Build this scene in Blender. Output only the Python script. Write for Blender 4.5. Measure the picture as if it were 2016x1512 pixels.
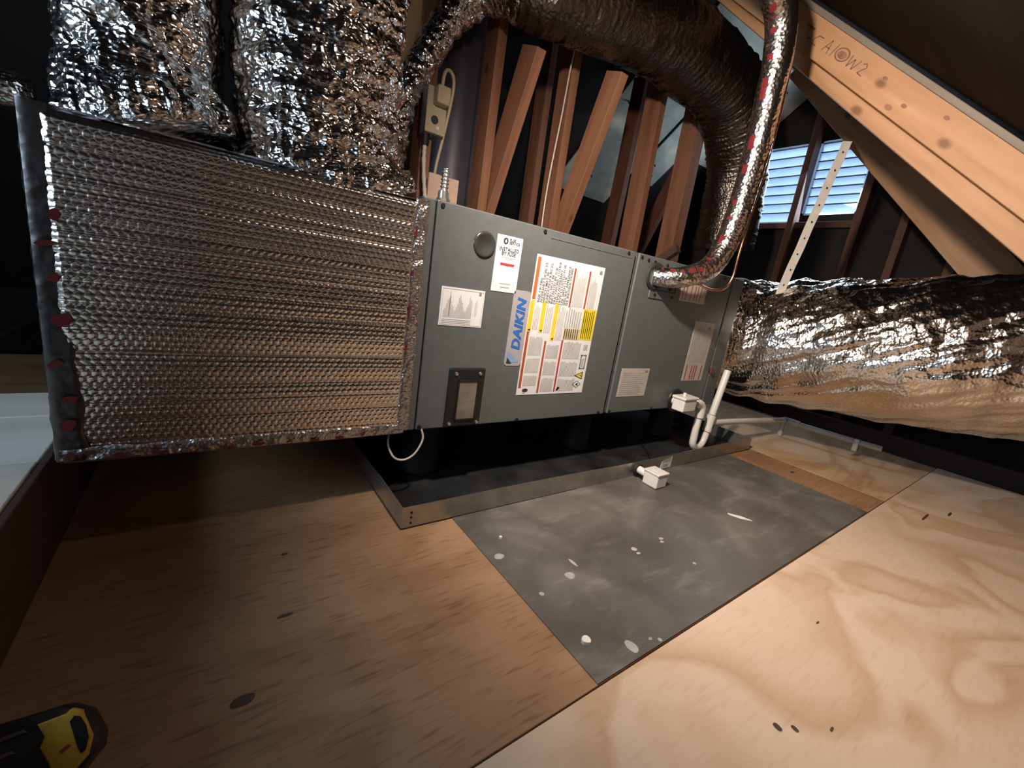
import bpy, bmesh, math, random
from math import sin, cos, pi, sqrt, atan2, radians
from mathutils import Vector, Matrix, noise
random.seed(7)
for o in list(bpy.data.objects):
    bpy.data.objects.remove(o)
SC = bpy.context.scene
COL = SC.collection

# ------------------------------------------------------------------ camera, world, lights, exposure
cam_d = bpy.data.cameras.new('camera')
cam = bpy.data.objects.new('camera', cam_d)
COL.objects.link(cam)
cam_d.sensor_width = 36.0
cam_d.lens = 36.0 * 821.848 / 2016.0
cam_d.clip_start = 0.01
RX = Vector((0.80921984, -0.56902097, 0.14621351))
RY = Vector((-0.01791008, -0.2726487, -0.96194694))
RZ = Vector((0.58723291, 0.77580785, -0.23082395))
CAM = Vector((-0.39269, -0.90075, 0.57))
m = Matrix.Identity(4)
for i in range(3):
    m[i][0] = RX[i]
    m[i][1] = -RY[i]
    m[i][2] = -RZ[i]
    m[i][3] = CAM[i]
cam.matrix_world = m
SC.camera = cam

SC.view_settings.view_transform = 'Standard'
SC.view_settings.look = 'None'
SC.view_settings.gamma = 1.0
SC.view_settings.use_curve_mapping = False
SC.view_settings.exposure = 0.0

W = bpy.data.worlds.new('sky')
SC.world = W
W.use_nodes = True
bg = W.node_tree.nodes['Background']
bg.inputs[0].default_value = (0.50, 0.71, 1.0, 1)
bg.inputs[1].default_value = 3.0


def lamp(name, kind, loc, energy, color, size=0.05, target=None, **kw):
    d = bpy.data.lights.new(name, kind)
    d.energy = energy
    d.color = color
    if kind == 'AREA':
        d.shape = 'RECTANGLE'
        d.size = size[0]
        d.size_y = size[1]
    else:
        d.shadow_soft_size = size
    for k, v in kw.items():
        setattr(d, k, v)
    o = bpy.data.objects.new(name, d)
    COL.objects.link(o)
    o.location = loc
    if target is not None:
        o.rotation_euler = (Vector(target) - Vector(loc)).to_track_quat('-Z', 'Y').to_euler()
    return o


# clamp work lamp on the near roof slope, up to the right of the camera
lamp('work_lamp', 'SPOT', (0.00, -0.42, 1.17), 108, (1.0, 0.83, 0.69), 0.03, (0.78, -0.26, 0.69), spot_size=radians(150), spot_blend=1.0)
# weak fill light added at the same spot, to lift the foil around it
lamp('work_lamp_fill', 'POINT', (0.00, -0.42, 1.17), 1.9, (1.0, 0.83, 0.69), 0.03)
# daylight through the gable vent at the far right and through the one at the left end
lamp('gable_daylight_right', 'AREA', (2.90, 0.56, 1.52), 9, (0.70, 0.84, 1.0), (0.7, 0.5), (1.0, 0.2, 1.0))
lamp('gable_daylight_left', 'AREA', (-1.85, -0.55, 1.0), 20, (0.62, 0.80, 1.0), (0.9, 0.6), (-0.3, 0.2, 0.6))


# ------------------------------------------------------------------ materials
def nodemat(name):
    mt = bpy.data.materials.new(name)
    mt.use_nodes = True
    nt = mt.node_tree
    return mt, nt, nt.nodes['Principled BSDF']


def plain(name, col, rough=0.5, metal=0.0, var=0.12, scale=25.0, bump=0.0, spec=0.5):
    mt, nt, b = nodemat(name)
    tc = nt.nodes.new('ShaderNodeTexCoord')
    n = nt.nodes.new('ShaderNodeTexNoise')
    n.inputs['Scale'].default_value = scale
    n.inputs['Detail'].default_value = 5
    nt.links.new(tc.outputs['Object'], n.inputs['Vector'])
    r = nt.nodes.new('ShaderNodeValToRGB')
    r.color_ramp.elements[0].position = 0.3
    r.color_ramp.elements[1].position = 0.7
    r.color_ramp.elements[0].color = [c * (1 - var) for c in col[:3]] + [1]
    r.color_ramp.elements[1].color = [min(1, c * (1 + var)) for c in col[:3]] + [1]
    nt.links.new(n.outputs['Fac'], r.inputs[0])
    nt.links.new(r.outputs[0], b.inputs['Base Color'])
    b.inputs['Roughness'].default_value = rough
    b.inputs['Metallic'].default_value = metal
    b.inputs['Specular IOR Level'].default_value = spec
    if bump > 0:
        bp = nt.nodes.new('ShaderNodeBump')
        bp.inputs['Strength'].default_value = bump
        bp.inputs['Distance'].default_value = 0.002
        nt.links.new(n.outputs['Fac'], bp.inputs['Height'])
        nt.links.new(bp.outputs[0], b.inputs['Normal'])
    return mt


def foil(name, col=(0.80, 0.77, 0.73), rough=0.2, scale=45.0, strength=0.6, dist=0.004, stretch=(1, 1, 1)):
    mt, nt, b = nodemat(name)
    tc = nt.nodes.new('ShaderNodeTexCoord')
    mp = nt.nodes.new('ShaderNodeMapping')
    mp.inputs['Scale'].default_value = stretch
    nt.links.new(tc.outputs['Object'], mp.inputs[0])
    n = nt.nodes.new('ShaderNodeTexNoise')
    n.noise_type = 'RIDGED_MULTIFRACTAL'
    n.inputs['Scale'].default_value = scale
    n.inputs['Detail'].default_value = 3
    v = nt.nodes.new('ShaderNodeTexVoronoi')
    v.inputs['Scale'].default_value = scale * 1.6
    nt.links.new(mp.outputs[0], n.inputs['Vector'])
    nt.links.new(mp.outputs[0], v.inputs['Vector'])
    ma = nt.nodes.new('ShaderNodeMath')
    ma.operation = 'MULTIPLY_ADD'
    ma.inputs[1].default_value = 0.35
    nt.links.new(n.outputs[0], ma.inputs[0])
    nt.links.new(v.outputs['Distance'], ma.inputs[2])
    bp = nt.nodes.new('ShaderNodeBump')
    bp.inputs['Strength'].default_value = strength
    bp.inputs['Distance'].default_value = dist
    nt.links.new(ma.outputs[0], bp.inputs['Height'])
    nt.links.new(bp.outputs[0], b.inputs['Normal'])
    b.inputs['Base Color'].default_value = (*col, 1)
    b.inputs['Metallic'].default_value = 1.0
    b.inputs['Roughness'].default_value = rough
    return mt


def wood(name, c1, c2, c3, grain=(2.0, 26.0, 26.0), rough=0.65, knots=True):
    """sawn timber, grain along the local X axis"""
    mt, nt, b = nodemat(name)
    tc = nt.nodes.new('ShaderNodeTexCoord')
    oi = nt.nodes.new('ShaderNodeObjectInfo')
    ad = nt.nodes.new('ShaderNodeVectorMath')
    ad.operation = 'ADD'
    nt.links.new(tc.outputs['Object'], ad.inputs[0])
    sc = nt.nodes.new('ShaderNodeVectorMath')
    sc.operation = 'SCALE'
    sc.inputs[0].default_value = (7.3, 3.1, 5.7)
    nt.links.new(oi.outputs['Random'], sc.inputs['Scale'])
    nt.links.new(sc.outputs[0], ad.inputs[1])
    mp = nt.nodes.new('ShaderNodeMapping')
    mp.inputs['Scale'].default_value = grain
    nt.links.new(ad.outputs[0], mp.inputs[0])
    n = nt.nodes.new('ShaderNodeTexNoise')
    n.inputs['Scale'].default_value = 1.0
    n.inputs['Detail'].default_value = 6
    n.inputs['Distortion'].default_value = 0.6
    nt.links.new(mp.outputs[0], n.inputs['Vector'])
    r = nt.nodes.new('ShaderNodeValToRGB')
    cr = r.color_ramp
    cr.elements[0].position = 0.30
    cr.elements[0].color = (*c1, 1)
    cr.elements[1].position = 0.72
    cr.elements[1].color = (*c3, 1)
    e = cr.elements.new(0.5)
    e.color = (*c2, 1)
    nt.links.new(n.outputs['Fac'], r.inputs[0])
    out = r.outputs[0]
    if knots:
        v = nt.nodes.new('ShaderNodeTexVoronoi')
        v.inputs['Scale'].default_value = 1.0
        mp2 = nt.nodes.new('ShaderNodeMapping')
        mp2.inputs['Scale'].default_value = (5.0, 9.0, 9.0)
        nt.links.new(ad.outputs[0], mp2.inputs[0])
        nt.links.new(mp2.outputs[0], v.inputs['Vector'])
        kr = nt.nodes.new('ShaderNodeValToRGB')
        kr.color_ramp.elements[0].position = 0.06
        kr.color_ramp.elements[0].color = (0.35, 0.22, 0.15, 1)
        kr.color_ramp.elements[1].position = 0.13
        kr.color_ramp.elements[1].color = (1, 1, 1, 1)
        nt.links.new(v.outputs['Distance'], kr.inputs[0])
        mx = nt.nodes.new('ShaderNodeMix')
        mx.data_type = 'RGBA'
        mx.blend_type = 'MULTIPLY'
        mx.inputs[0].default_value = 0.8
        nt.links.new(out, mx.inputs[6])
        nt.links.new(kr.outputs[0], mx.inputs[7])
        out = mx.outputs[2]
    nt.links.new(out, b.inputs['Base Color'])
    b.inputs['Roughness'].default_value = rough
    bp = nt.nodes.new('ShaderNodeBump')
    bp.inputs['Strength'].default_value = 0.25
    bp.inputs['Distance'].default_value = 0.001
    nt.links.new(n.outputs['Fac'], bp.inputs['Height'])
    nt.links.new(bp.outputs[0], b.inputs['Normal'])
    return mt


def plywood(name, base, late, dark, contour=9.0, stretch=(1.6, 4.0, 1.0), streak=0.35, blot=0.5, rough=0.55):
    """rotary cut veneer: contour bands of a stretched noise plus fine streaks along X and worn blotches"""
    mt, nt, b = nodemat(name)
    L = nt.links
    tc = nt.nodes.new('ShaderNodeTexCoord')
    mp = nt.nodes.new('ShaderNodeMapping')
    mp.inputs['Scale'].default_value = stretch
    L.new(tc.outputs['Object'], mp.inputs[0])
    n = nt.nodes.new('ShaderNodeTexNoise')
    n.inputs['Scale'].default_value = 1.0
    n.inputs['Detail'].default_value = 3.5
    n.inputs['Roughness'].default_value = 0.45
    n.inputs['Distortion'].default_value = 0.5
    L.new(mp.outputs[0], n.inputs['Vector'])
    mu = nt.nodes.new('ShaderNodeMath')
    mu.operation = 'MULTIPLY'
    mu.inputs[1].default_value = contour
    L.new(n.outputs['Fac'], mu.inputs[0])
    fr = nt.nodes.new('ShaderNodeMath')
    fr.operation = 'FRACT'
    L.new(mu.outputs[0], fr.inputs[0])
    r = nt.nodes.new('ShaderNodeValToRGB')
    r.color_ramp.elements[0].position = 0.0
    r.color_ramp.elements[0].color = (*base, 1)
    r.color_ramp.elements[1].position = 0.80
    r.color_ramp.elements[1].color = (*late, 1)
    e = r.color_ramp.elements.new(0.30)
    e.color = (*base, 1)
    e = r.color_ramp.elements.new(0.98)
    e.color = (*base, 1)
    L.new(fr.outputs[0], r.inputs[0])
    # streaks
    mp2 = nt.nodes.new('ShaderNodeMapping')
    mp2.inputs['Scale'].default_value = (16, 130, 1)
    L.new(tc.outputs['Object'], mp2.inputs[0])
    n2 = nt.nodes.new('ShaderNodeTexNoise')
    n2.inputs['Scale'].default_value = 1.0
    n2.inputs['Detail'].default_value = 4
    L.new(mp2.outputs[0], n2.inputs['Vector'])
    sr = nt.nodes.new('ShaderNodeValToRGB')
    sr.color_ramp.elements[0].position = 0.30
    sr.color_ramp.elements[0].color = (*[d for d in dark], 1)
    sr.color_ramp.elements[1].position = 0.46
    sr.color_ramp.elements[1].color = (1, 1, 1, 1)
    L.new(n2.outputs['Fac'], sr.inputs[0])
    mx = nt.nodes.new('ShaderNodeMix')
    mx.data_type = 'RGBA'
    mx.blend_type = 'MULTIPLY'
    mx.inputs[0].default_value = streak
    L.new(r.outputs[0], mx.inputs[6])
    L.new(sr.outputs[0], mx.inputs[7])
    # blotches of wear
    n3 = nt.nodes.new('ShaderNodeTexNoise')
    n3.inputs['Scale'].default_value = 3.2
    n3.inputs['Detail'].default_value = 6
    L.new(tc.outputs['Object'], n3.inputs['Vector'])
    br = nt.nodes.new('ShaderNodeValToRGB')
    br.color_ramp.elements[0].position = 0.36
    br.color_ramp.elements[0].color = (*[0.55 + 0.45 * d for d in dark], 1)
    br.color_ramp.elements[1].position = 0.6
    br.color_ramp.elements[1].color = (1, 1, 1, 1)
    L.new(n3.outputs['Fac'], br.inputs[0])
    mx2 = nt.nodes.new('ShaderNodeMix')
    mx2.data_type = 'RGBA'
    mx2.blend_type = 'MULTIPLY'
    mx2.inputs[0].default_value = blot
    L.new(mx.outputs[2], mx2.inputs[6])
    L.new(br.outputs[0], mx2.inputs[7])
    L.new(mx2.outputs[2], b.inputs['Base Color'])
    b.inputs['Roughness'].default_value = rough
    bp = nt.nodes.new('ShaderNodeBump')
    bp.inputs['Strength'].default_value = 0.2
    bp.inputs['Distance'].default_value = 0.001
    L.new(n2.outputs['Fac'], bp.inputs['Height'])
    L.new(bp.outputs[0], b.inputs['Normal'])
    return mt


def worn_sheet(name):
    mt, nt, b = nodemat(name)
    L = nt.links
    tc = nt.nodes.new('ShaderNodeTexCoord')
    n = nt.nodes.new('ShaderNodeTexNoise')
    n.inputs['Scale'].default_value = 4.5
    n.inputs['Detail'].default_value = 7
    n.inputs['Distortion'].default_value = 0.8
    L.new(tc.outputs['Object'], n.inputs['Vector'])
    r = nt.nodes.new('ShaderNodeValToRGB')
    r.color_ramp.elements[0].position = 0.3
    r.color_ramp.elements[0].color = (0.085, 0.076, 0.064, 1)
    r.color_ramp.elements[1].position = 0.68
    r.color_ramp.elements[1].color = (0.19, 0.182, 0.162, 1)
    e = r.color_ramp.elements.new(0.52)
    e.color = (0.125, 0.117, 0.101, 1)
    L.new(n.outputs['Fac'], r.inputs[0])
    # scuffs
    mp = nt.nodes.new('ShaderNodeMapping')
    mp.inputs['Scale'].default_value = (5, 16, 1)
    mp.inputs['Rotation'].default_value = (0, 0, 0.5)
    L.new(tc.outputs['Object'], mp.inputs[0])
    n2 = nt.nodes.new('ShaderNodeTexNoise')
    n2.inputs['Scale'].default_value = 1
    n2.inputs['Detail'].default_value = 8
    n2.inputs['Roughness'].default_value = 0.7
    L.new(mp.outputs[0], n2.inputs['Vector'])
    r2 = nt.nodes.new('ShaderNodeValToRGB')
    r2.color_ramp.elements[0].position = 0.53
    r2.color_ramp.elements[0].color = (0, 0, 0, 1)
    r2.color_ramp.elements[1].position = 0.78
    r2.color_ramp.elements[1].color = (0.15, 0.15, 0.14, 1)
    L.new(n2.outputs['Fac'], r2.inputs[0])
    mx = nt.nodes.new('ShaderNodeMix')
    mx.data_type = 'RGBA'
    mx.blend_type = 'ADD'
    mx.inputs[0].default_value = 0.8
    L.new(r.outputs[0], mx.inputs[6])
    L.new(r2.outputs[0], mx.inputs[7])
    L.new(mx.outputs[2], b.inputs['Base Color'])
    b.inputs['Metallic'].default_value = 0.25
    rr = nt.nodes.new('ShaderNodeMapRange')
    rr.inputs['To Min'].default_value = 0.36
    rr.inputs['To Max'].default_value = 0.6
    L.new(n.outputs['Fac'], rr.inputs[0])
    L.new(rr.outputs[0], b.inputs['Roughness'])
    return mt


M = {}
M['ply_old'] = plywood('ply_old', (0.385, 0.235, 0.13), (0.32, 0.185, 0.095), (0.42, 0.31, 0.22), 5.0, (1.2, 4.0, 1), 0.6, 0.9)
M['ply_new'] = plywood('ply_new', (0.66, 0.515, 0.385), (0.54, 0.37, 0.235), (0.6, 0.46, 0.34), 6.0, (1.9, 2.6, 1), 0.2, 0.4)
M['ply_mid'] = plywood('ply_mid', (0.58, 0.42, 0.27), (0.46, 0.29, 0.16), (0.5, 0.38, 0.26), 5.0, (1.5, 3.4, 1), 0.4, 0.5)
M['knot'] = plain('knot', (0.075, 0.045, 0.03), 0.6)
M['sheet'] = worn_sheet('sheet_metal_worn')
M['cabinet'] = plain('cabinet_grey', (0.124, 0.140, 0.144), 0.42, 0.25, 0.06, 60)
M['cabinet_body'] = plain('cabinet_body', (0.06, 0.065, 0.065), 0.5, 0.2, 0.05, 30)
M['black'] = plain('black_plastic', (0.012, 0.012, 0.013), 0.42, 0, 0.2, 40)
M['void'] = plain('dark_gap', (0.006, 0.006, 0.006), 0.8)
M['rubber'] = plain('black_rubber', (0.016, 0.016, 0.017), 0.7, 0, 0.2, 60)
M['window'] = plain('filter_window', (0.16, 0.145, 0.12), 0.16, 0.1, 0.25, 30)
M['steel'] = plain('bright_steel', (0.72, 0.72, 0.70), 0.3, 1.0, 0.08, 40)
M['galv'] = plain('galvanised', (0.40, 0.385, 0.35), 0.36, 0.85, 0.14, 30)
M['pan_in'] = plain('pan_inside', (0.034, 0.036, 0.038), 0.3, 0.35, 0.6, 7)
M['screw'] = plain('dark_screw', (0.02, 0.02, 0.02), 0.5, 0.5)
M['white'] = plain('white_label', (0.68, 0.70, 0.72), 0.35, 0, 0.03, 50)
M['pinkwhite'] = plain('pale_label', (0.47, 0.42, 0.38), 0.35, 0, 0.06, 50)
M['silverlabel'] = plain('silver_label', (0.42, 0.40, 0.42), 0.35, 0.2, 0.05, 50)
M['ink'] = plain('ink_grey', (0.20, 0.20, 0.20), 0.6)
M['inkmid'] = plain('ink_light', (0.40, 0.39, 0.385), 0.6)
M['inkblack'] = plain('ink_black', (0.03, 0.03, 0.03), 0.6)
M['pencil'] = plain('pencil', (0.13, 0.075, 0.045), 0.7)
M['red'] = plain('print_red', (0.36, 0.07, 0.03), 0.5)
M['brick'] = plain('print_orange', (0.45, 0.12, 0.04), 0.5)
M['crimson'] = plain('print_crimson', (0.42, 0.04, 0.05), 0.5)
M['darkred'] = plain('tape_print', (0.16, 0.022, 0.025), 0.4, 0.3)
M['linered'] = plain('line_print', (0.22, 0.028, 0.035), 0.28, 0.4)
M['yellow'] = plain('print_yellow', (0.66, 0.52, 0.03), 0.5)
M['paleyellow'] = plain('print_pale_yellow', (0.52, 0.46, 0.26), 0.5)
M['blue'] = plain('print_blue', (0.025, 0.13, 0.47), 0.45)
M['lightblue'] = plain('print_light_blue', (0.20, 0.33, 0.60), 0.45)
M['pvc'] = plain('white_pvc', (0.70, 0.68, 0.63), 0.32, 0, 0.05, 30)
M['pvc_grey'] = plain('grey_pvc', (0.36, 0.37, 0.36), 0.4, 0, 0.08, 30)
M['copper'] = plain('copper', (0.80, 0.42, 0.25), 0.25, 1.0, 0.08, 30)
M['cable'] = plain('white_cable', (0.62, 0.55, 0.47), 0.45)
M['beige'] = plain('beige_plastic', (0.50, 0.42, 0.30), 0.45, 0, 0.06, 30)
M['beigeboard'] = plain('beige_board', (0.60, 0.43, 0.34), 0.6, 0, 0.06, 30)
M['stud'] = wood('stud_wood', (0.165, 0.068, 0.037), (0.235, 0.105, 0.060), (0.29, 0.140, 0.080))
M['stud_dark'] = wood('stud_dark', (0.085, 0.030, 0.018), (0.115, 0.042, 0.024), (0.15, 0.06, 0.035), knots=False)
M['rafter'] = wood('rafter_wood', (0.30, 0.155, 0.072), (0.385, 0.21, 0.103), (0.44, 0.26, 0.14), (2.0, 18, 18))
M['header'] = wood('header_wood_lit', (0.60, 0.34, 0.14), (0.70, 0.42, 0.19), (0.76, 0.50, 0.26), (2.0, 40, 40), knots=False)  # rafter wood made paler so the dim board looks lit by the lamp
M['rafter_edge'] = wood('rafter_grey', (0.13, 0.11, 0.085), (0.17, 0.14, 0.11), (0.20, 0.17, 0.13), knots=False)
M['lumber'] = wood('pale_lumber', (0.62, 0.56, 0.47), (0.74, 0.68, 0.58), (0.80, 0.75, 0.66), (1.5, 14, 14))
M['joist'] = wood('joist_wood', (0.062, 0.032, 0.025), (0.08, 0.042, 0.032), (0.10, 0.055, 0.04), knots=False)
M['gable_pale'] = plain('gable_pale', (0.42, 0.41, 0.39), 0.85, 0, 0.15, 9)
M['fill_strip'] = plain('reflector_strip', (0.66, 0.58, 0.53), 0.9, 0, 0.15, 14)
M['tape_dull'] = foil('dull_tape', (0.12, 0.115, 0.115), 0.38, 60, 0.2, 0.002)
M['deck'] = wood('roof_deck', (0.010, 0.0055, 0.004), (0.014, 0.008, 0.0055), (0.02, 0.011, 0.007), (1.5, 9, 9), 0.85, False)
M['deck_far'] = plain('far_deck', (0.016, 0.015, 0.014), 0.85, 0, 0.3, 8)
M['sheath'] = plain('grey_green_sheathing_lit', (0.60, 0.63, 0.54), 0.8, 0, 0.15, 12)
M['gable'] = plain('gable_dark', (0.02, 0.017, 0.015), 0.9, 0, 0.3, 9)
M['bubble'] = foil('bubble_foil', (0.93, 0.88, 0.83), 0.22, 220, 0.08, 0.001)
M['tape'] = foil('foil_tape', (0.62, 0.60, 0.60), 0.30, 110, 0.45, 0.003)
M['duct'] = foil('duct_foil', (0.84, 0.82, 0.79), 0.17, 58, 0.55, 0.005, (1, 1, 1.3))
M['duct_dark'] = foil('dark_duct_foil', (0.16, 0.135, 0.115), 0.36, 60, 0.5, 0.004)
M['supply'] = foil('supply_foil', (0.82, 0.77, 0.71), 0.18, 52, 0.36, 0.004, (1.3, 1.3, 1))
M['line'] = foil('line_foil', (0.76, 0.72, 0.71), 0.22, 70, 0.5, 0.003)
M['duct_lit'] = foil('duct_foil_lit', (0.72, 0.71, 0.70), 0.2, 60, 0.6, 0.005)  # arching duct's foil in a brighter colour, for daylight on its branch
M['vent'] = plain('dark_vent', (0.075, 0.075, 0.095), 0.45, 0.3, 0.12, 7)
M['strap'] = plain('strap_steel', (0.62, 0.58, 0.53), 0.5, 0.15, 0.1, 40)
M['insul'] = plain('dark_insulation', (0.020, 0.020, 0.020), 0.9, 0, 0.3, 20, 0.5)
M['tool_yellow'] = plain('tool_yellow', (0.62, 0.40, 0.04), 0.45, 0, 0.06, 60)
M['tool_grey'] = plain('tool_grey', (0.10, 0.095, 0.085), 0.45)
M['chip'] = plain('paper_chip', (0.78, 0.76, 0.70), 0.7)
M['stain'] = plain('mortar_stain', (0.36, 0.36, 0.335), 0.7, 0, 0.2, 60)

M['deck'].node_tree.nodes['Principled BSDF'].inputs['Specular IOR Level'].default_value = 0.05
# louvre slat: translucent white plastic lit by the sky outside
mt, nt, b = nodemat('louver_white')
tr = nt.nodes.new('ShaderNodeBsdfTranslucent')
tr.inputs[0].default_value = (0.80, 0.86, 0.92, 1)
mxs = nt.nodes.new('ShaderNodeMixShader')
mxs.inputs[0].default_value = 0.75
b.inputs['Base Color'].default_value = (0.7, 0.74, 0.78, 1)
nt.links.new(b.outputs[0], mxs.inputs[1])
nt.links.new(tr.outputs[0], mxs.inputs[2])
nt.links.new(mxs.outputs[0], nt.nodes['Material Output'].inputs[0])
M['louver'] = mt


# ------------------------------------------------------------------ mesh helpers
class MB:
    def __init__(self):
        self.v = []
        self.f = []

    def quad(self, a, b_, c, d):
        n = len(self.v)
        self.v += [Vector(a), Vector(b_), Vector(c), Vector(d)]
        self.f.append((n, n + 1, n + 2, n + 3))
        return self

    def poly(self, pts):
        n = len(self.v)
        self.v += [Vector(p) for p in pts]
        self.f.append(tuple(range(n, n + len(pts))))
        return self

    def box(self, lo, hi, bev=0.0, mat=None):
        bm = bmesh.new()
        bmesh.ops.create_cube(bm, size=1.0)
        lo = Vector(lo)
        hi = Vector(hi)
        s = hi - lo
        for w in bm.verts:
            w.co = Vector((lo.x + (w.co.x + .5) * s.x, lo.y + (w.co.y + .5) * s.y, lo.z + (w.co.z + .5) * s.z))
        if bev > 0:
            bmesh.ops.bevel(bm, geom=list(bm.edges), offset=min(bev, 0.45 * min(s)), segments=2, affect='EDGES', profile=0.5)
        self.add_bm(bm, mat)
        return self

    def add_bm(self, bm, mat=None):
        bm.verts.index_update()
        n = len(self.v)
        self.v += [(mat @ w.co if mat else w.co.copy()) for w in bm.verts]
        self.f += [tuple(w.index + n for w in f.verts) for f in bm.faces]
        bm.free()

    def grid(self, rows, closed_u=False, closed_v=False):
        """rows: list of lists of points"""
        n = len(self.v)
        R, Cn = len(rows), len(rows[0])
        for r in rows:
            self.v += [Vector(p) for p in r]
        for i in range(R if closed_v else R - 1):
            for j in range(Cn if closed_u else Cn - 1):
                a = n + i * Cn + j
                b2 = n + i * Cn + (j + 1) % Cn
                c = n + ((i + 1) % R) * Cn + (j + 1) % Cn
                d = n + ((i + 1) % R) * Cn + j
                self.f.append((a, b2, c, d))
        return self

    def tube(self, path, radii, seg=14, disp=None, cap=True, sub=6, squash=None):
        pts, rad = resample(path, radii, sub)
        frames = frames_of(pts)
        rows = []
        L = 0.0
        for i, p in enumerate(pts):
            if i:
                L += (p - pts[i - 1]).length
            t, u, w = frames[i]
            row = []
            for k in range(seg):
                th = 2 * pi * k / seg
                d = u * cos(th) + w * sin(th)
                r = rad[i]
                if disp:
                    r += disp(L, th, p + d * r)
                q = d * r
                if squash:
                    q = Vector((q.x * squash[0], q.y * squash[1], q.z * squash[2]))
                row.append(p + q)
            rows.append(row)
        n0 = len(self.v)
        self.grid(rows, closed_u=True)
        if cap:
            self.f.append(tuple(reversed(range(n0, n0 + seg))))
            e = n0 + (len(rows) - 1) * seg
            self.f.append(tuple(range(e, e + seg)))
        return self

    def cyl(self, a, b_, r, seg=16, r2=None):
        return self.tube([a, b_], [r, r if r2 is None else r2], seg, sub=1)


def resample(path, radii, sub):
    P = [Vector(p) for p in path]
    if not isinstance(radii, (list, tuple)):
        radii = [radii] * len(P)
    if len(P) == 2 or sub <= 1:
        if len(P) == 2 and sub > 1:
            return [P[0].lerp(P[1], i / sub) for i in range(sub + 1)], [radii[0] + (radii[1] - radii[0]) * i / sub for i in range(sub + 1)]
        return P, list(radii)
    out, ro = [], []
    for i in range(len(P) - 1):
        p0 = P[i - 1] if i else P[0] * 2 - P[1]
        p1, p2 = P[i], P[i + 1]
        p3 = P[i + 2] if i + 2 < len(P) else P[i + 1] * 2 - P[i]
        for k in range(sub):
            t = k / sub
            out.append(0.5 * ((2 * p1) + (p2 - p0) * t + (2 * p0 - 5 * p1 + 4 * p2 - p3) * t * t + (3 * p1 - p0 - 3 * p2 + p3) * t ** 3))
            s = t * t * (3 - 2 * t)
            ro.append(radii[i] * (1 - s) + radii[i + 1] * s)
    out.append(P[-1])
    ro.append(radii[-1])
    return out, ro


def frames_of(pts):
    fr = []
    prev = None
    for i, p in enumerate(pts):
        a = pts[max(0, i - 1)]
        b2 = pts[min(len(pts) - 1, i + 1)]
        t = (b2 - a).normalized()
        if prev is None:
            ref = Vector((0, 0, 1)) if abs(t.z) < 0.9 else Vector((0, -1, 0))
            u = ref.cross(t).normalized()
        else:
            u = (prev - t * prev.dot(t)).normalized()
        w = t.cross(u).normalized()
        prev = u
        fr.append((t, u, w))
    return fr


def root_loc(o):
    while o.parent:
        o = o.parent
    return o.location


def obj(name, mb, mat, parent=None, smooth=False, origin=None, auto=None, label=None, kind=None):
    me = bpy.data.meshes.new(name)
    off = root_loc(parent) if parent else Vector(origin) if origin is not None else Vector((0, 0, 0))
    me.from_pydata([tuple(v - off) for v in mb.v], [], mb.f)
    me.materials.append(M[mat] if isinstance(mat, str) else mat)
    if smooth:
        me.polygons.foreach_set('use_smooth', [True] * len(me.polygons))
        if auto:
            try:
                me.set_sharp_from_angle(angle=radians(auto))
            except Exception:
                pass
    me.update()
    o = bpy.data.objects.new(name, me)
    COL.objects.link(o)
    if parent:
        o.parent = parent
    else:
        o.location = off
    if label:
        o['label'] = label
    if kind:
        o['kind'] = kind
    return o


def thing(name, label, cat, loc, group=None):
    o = bpy.data.objects.new(name, None)
    COL.objects.link(o)
    o.empty_display_size = 0.05
    o.location = loc
    o['label'] = label
    o['category'] = cat
    if group:
        o['group'] = group
    return o


def tag(o, label, cat, group=None):
    o['label'] = label
    o['category'] = cat
    if group:
        o['group'] = group
    return o


def struct(name, mb, mat, **kw):
    o = obj(name, mb, mat, **kw)
    o['kind'] = 'structure'
    return o


def board(name, a, b_, width, thick, wdir, mat, label, cat='beam', group=None, parent=None, bev=0.002):
    """timber from a to b (centre line); width along wdir, grain along local X"""
    a = Vector(a)
    b_ = Vector(b_)
    x = (b_ - a).normalized()
    wd = Vector(wdir)
    y = (wd - x * wd.dot(x)).normalized()
    z = x.cross(y)
    mb = MB().box((0, -width / 2, -thick / 2), ((b_ - a).length, width / 2, thick / 2), bev)
    me = bpy.data.meshes.new(name)
    me.from_pydata([tuple(v) for v in mb.v], [], mb.f)
    me.materials.append(M[mat])
    o = bpy.data.objects.new(name, me)
    COL.objects.link(o)
    mw = Matrix.Identity(4)
    for i in range(3):
        mw[i][0] = x[i]
        mw[i][1] = y[i]
        mw[i][2] = z[i]
        mw[i][3] = a[i]
    if parent:
        o.parent = parent
        mw = Matrix.Translation(-root_loc(parent)) @ mw
    o.matrix_world = mw
    if label:
        tag(o, label, cat, group)
    return o


def ridged(p, sc, octv=3):
    s, a, tot = 0.0, 1.0, 0.0
    q = p * sc
    for _ in range(octv):
        s += a * (1.0 - abs(noise.noise(q)) * 2.2)
        tot += a
        a *= 0.5
        q = q * 2.07 + Vector((3.1, 1.7, 9.2))
    return s / tot


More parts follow.
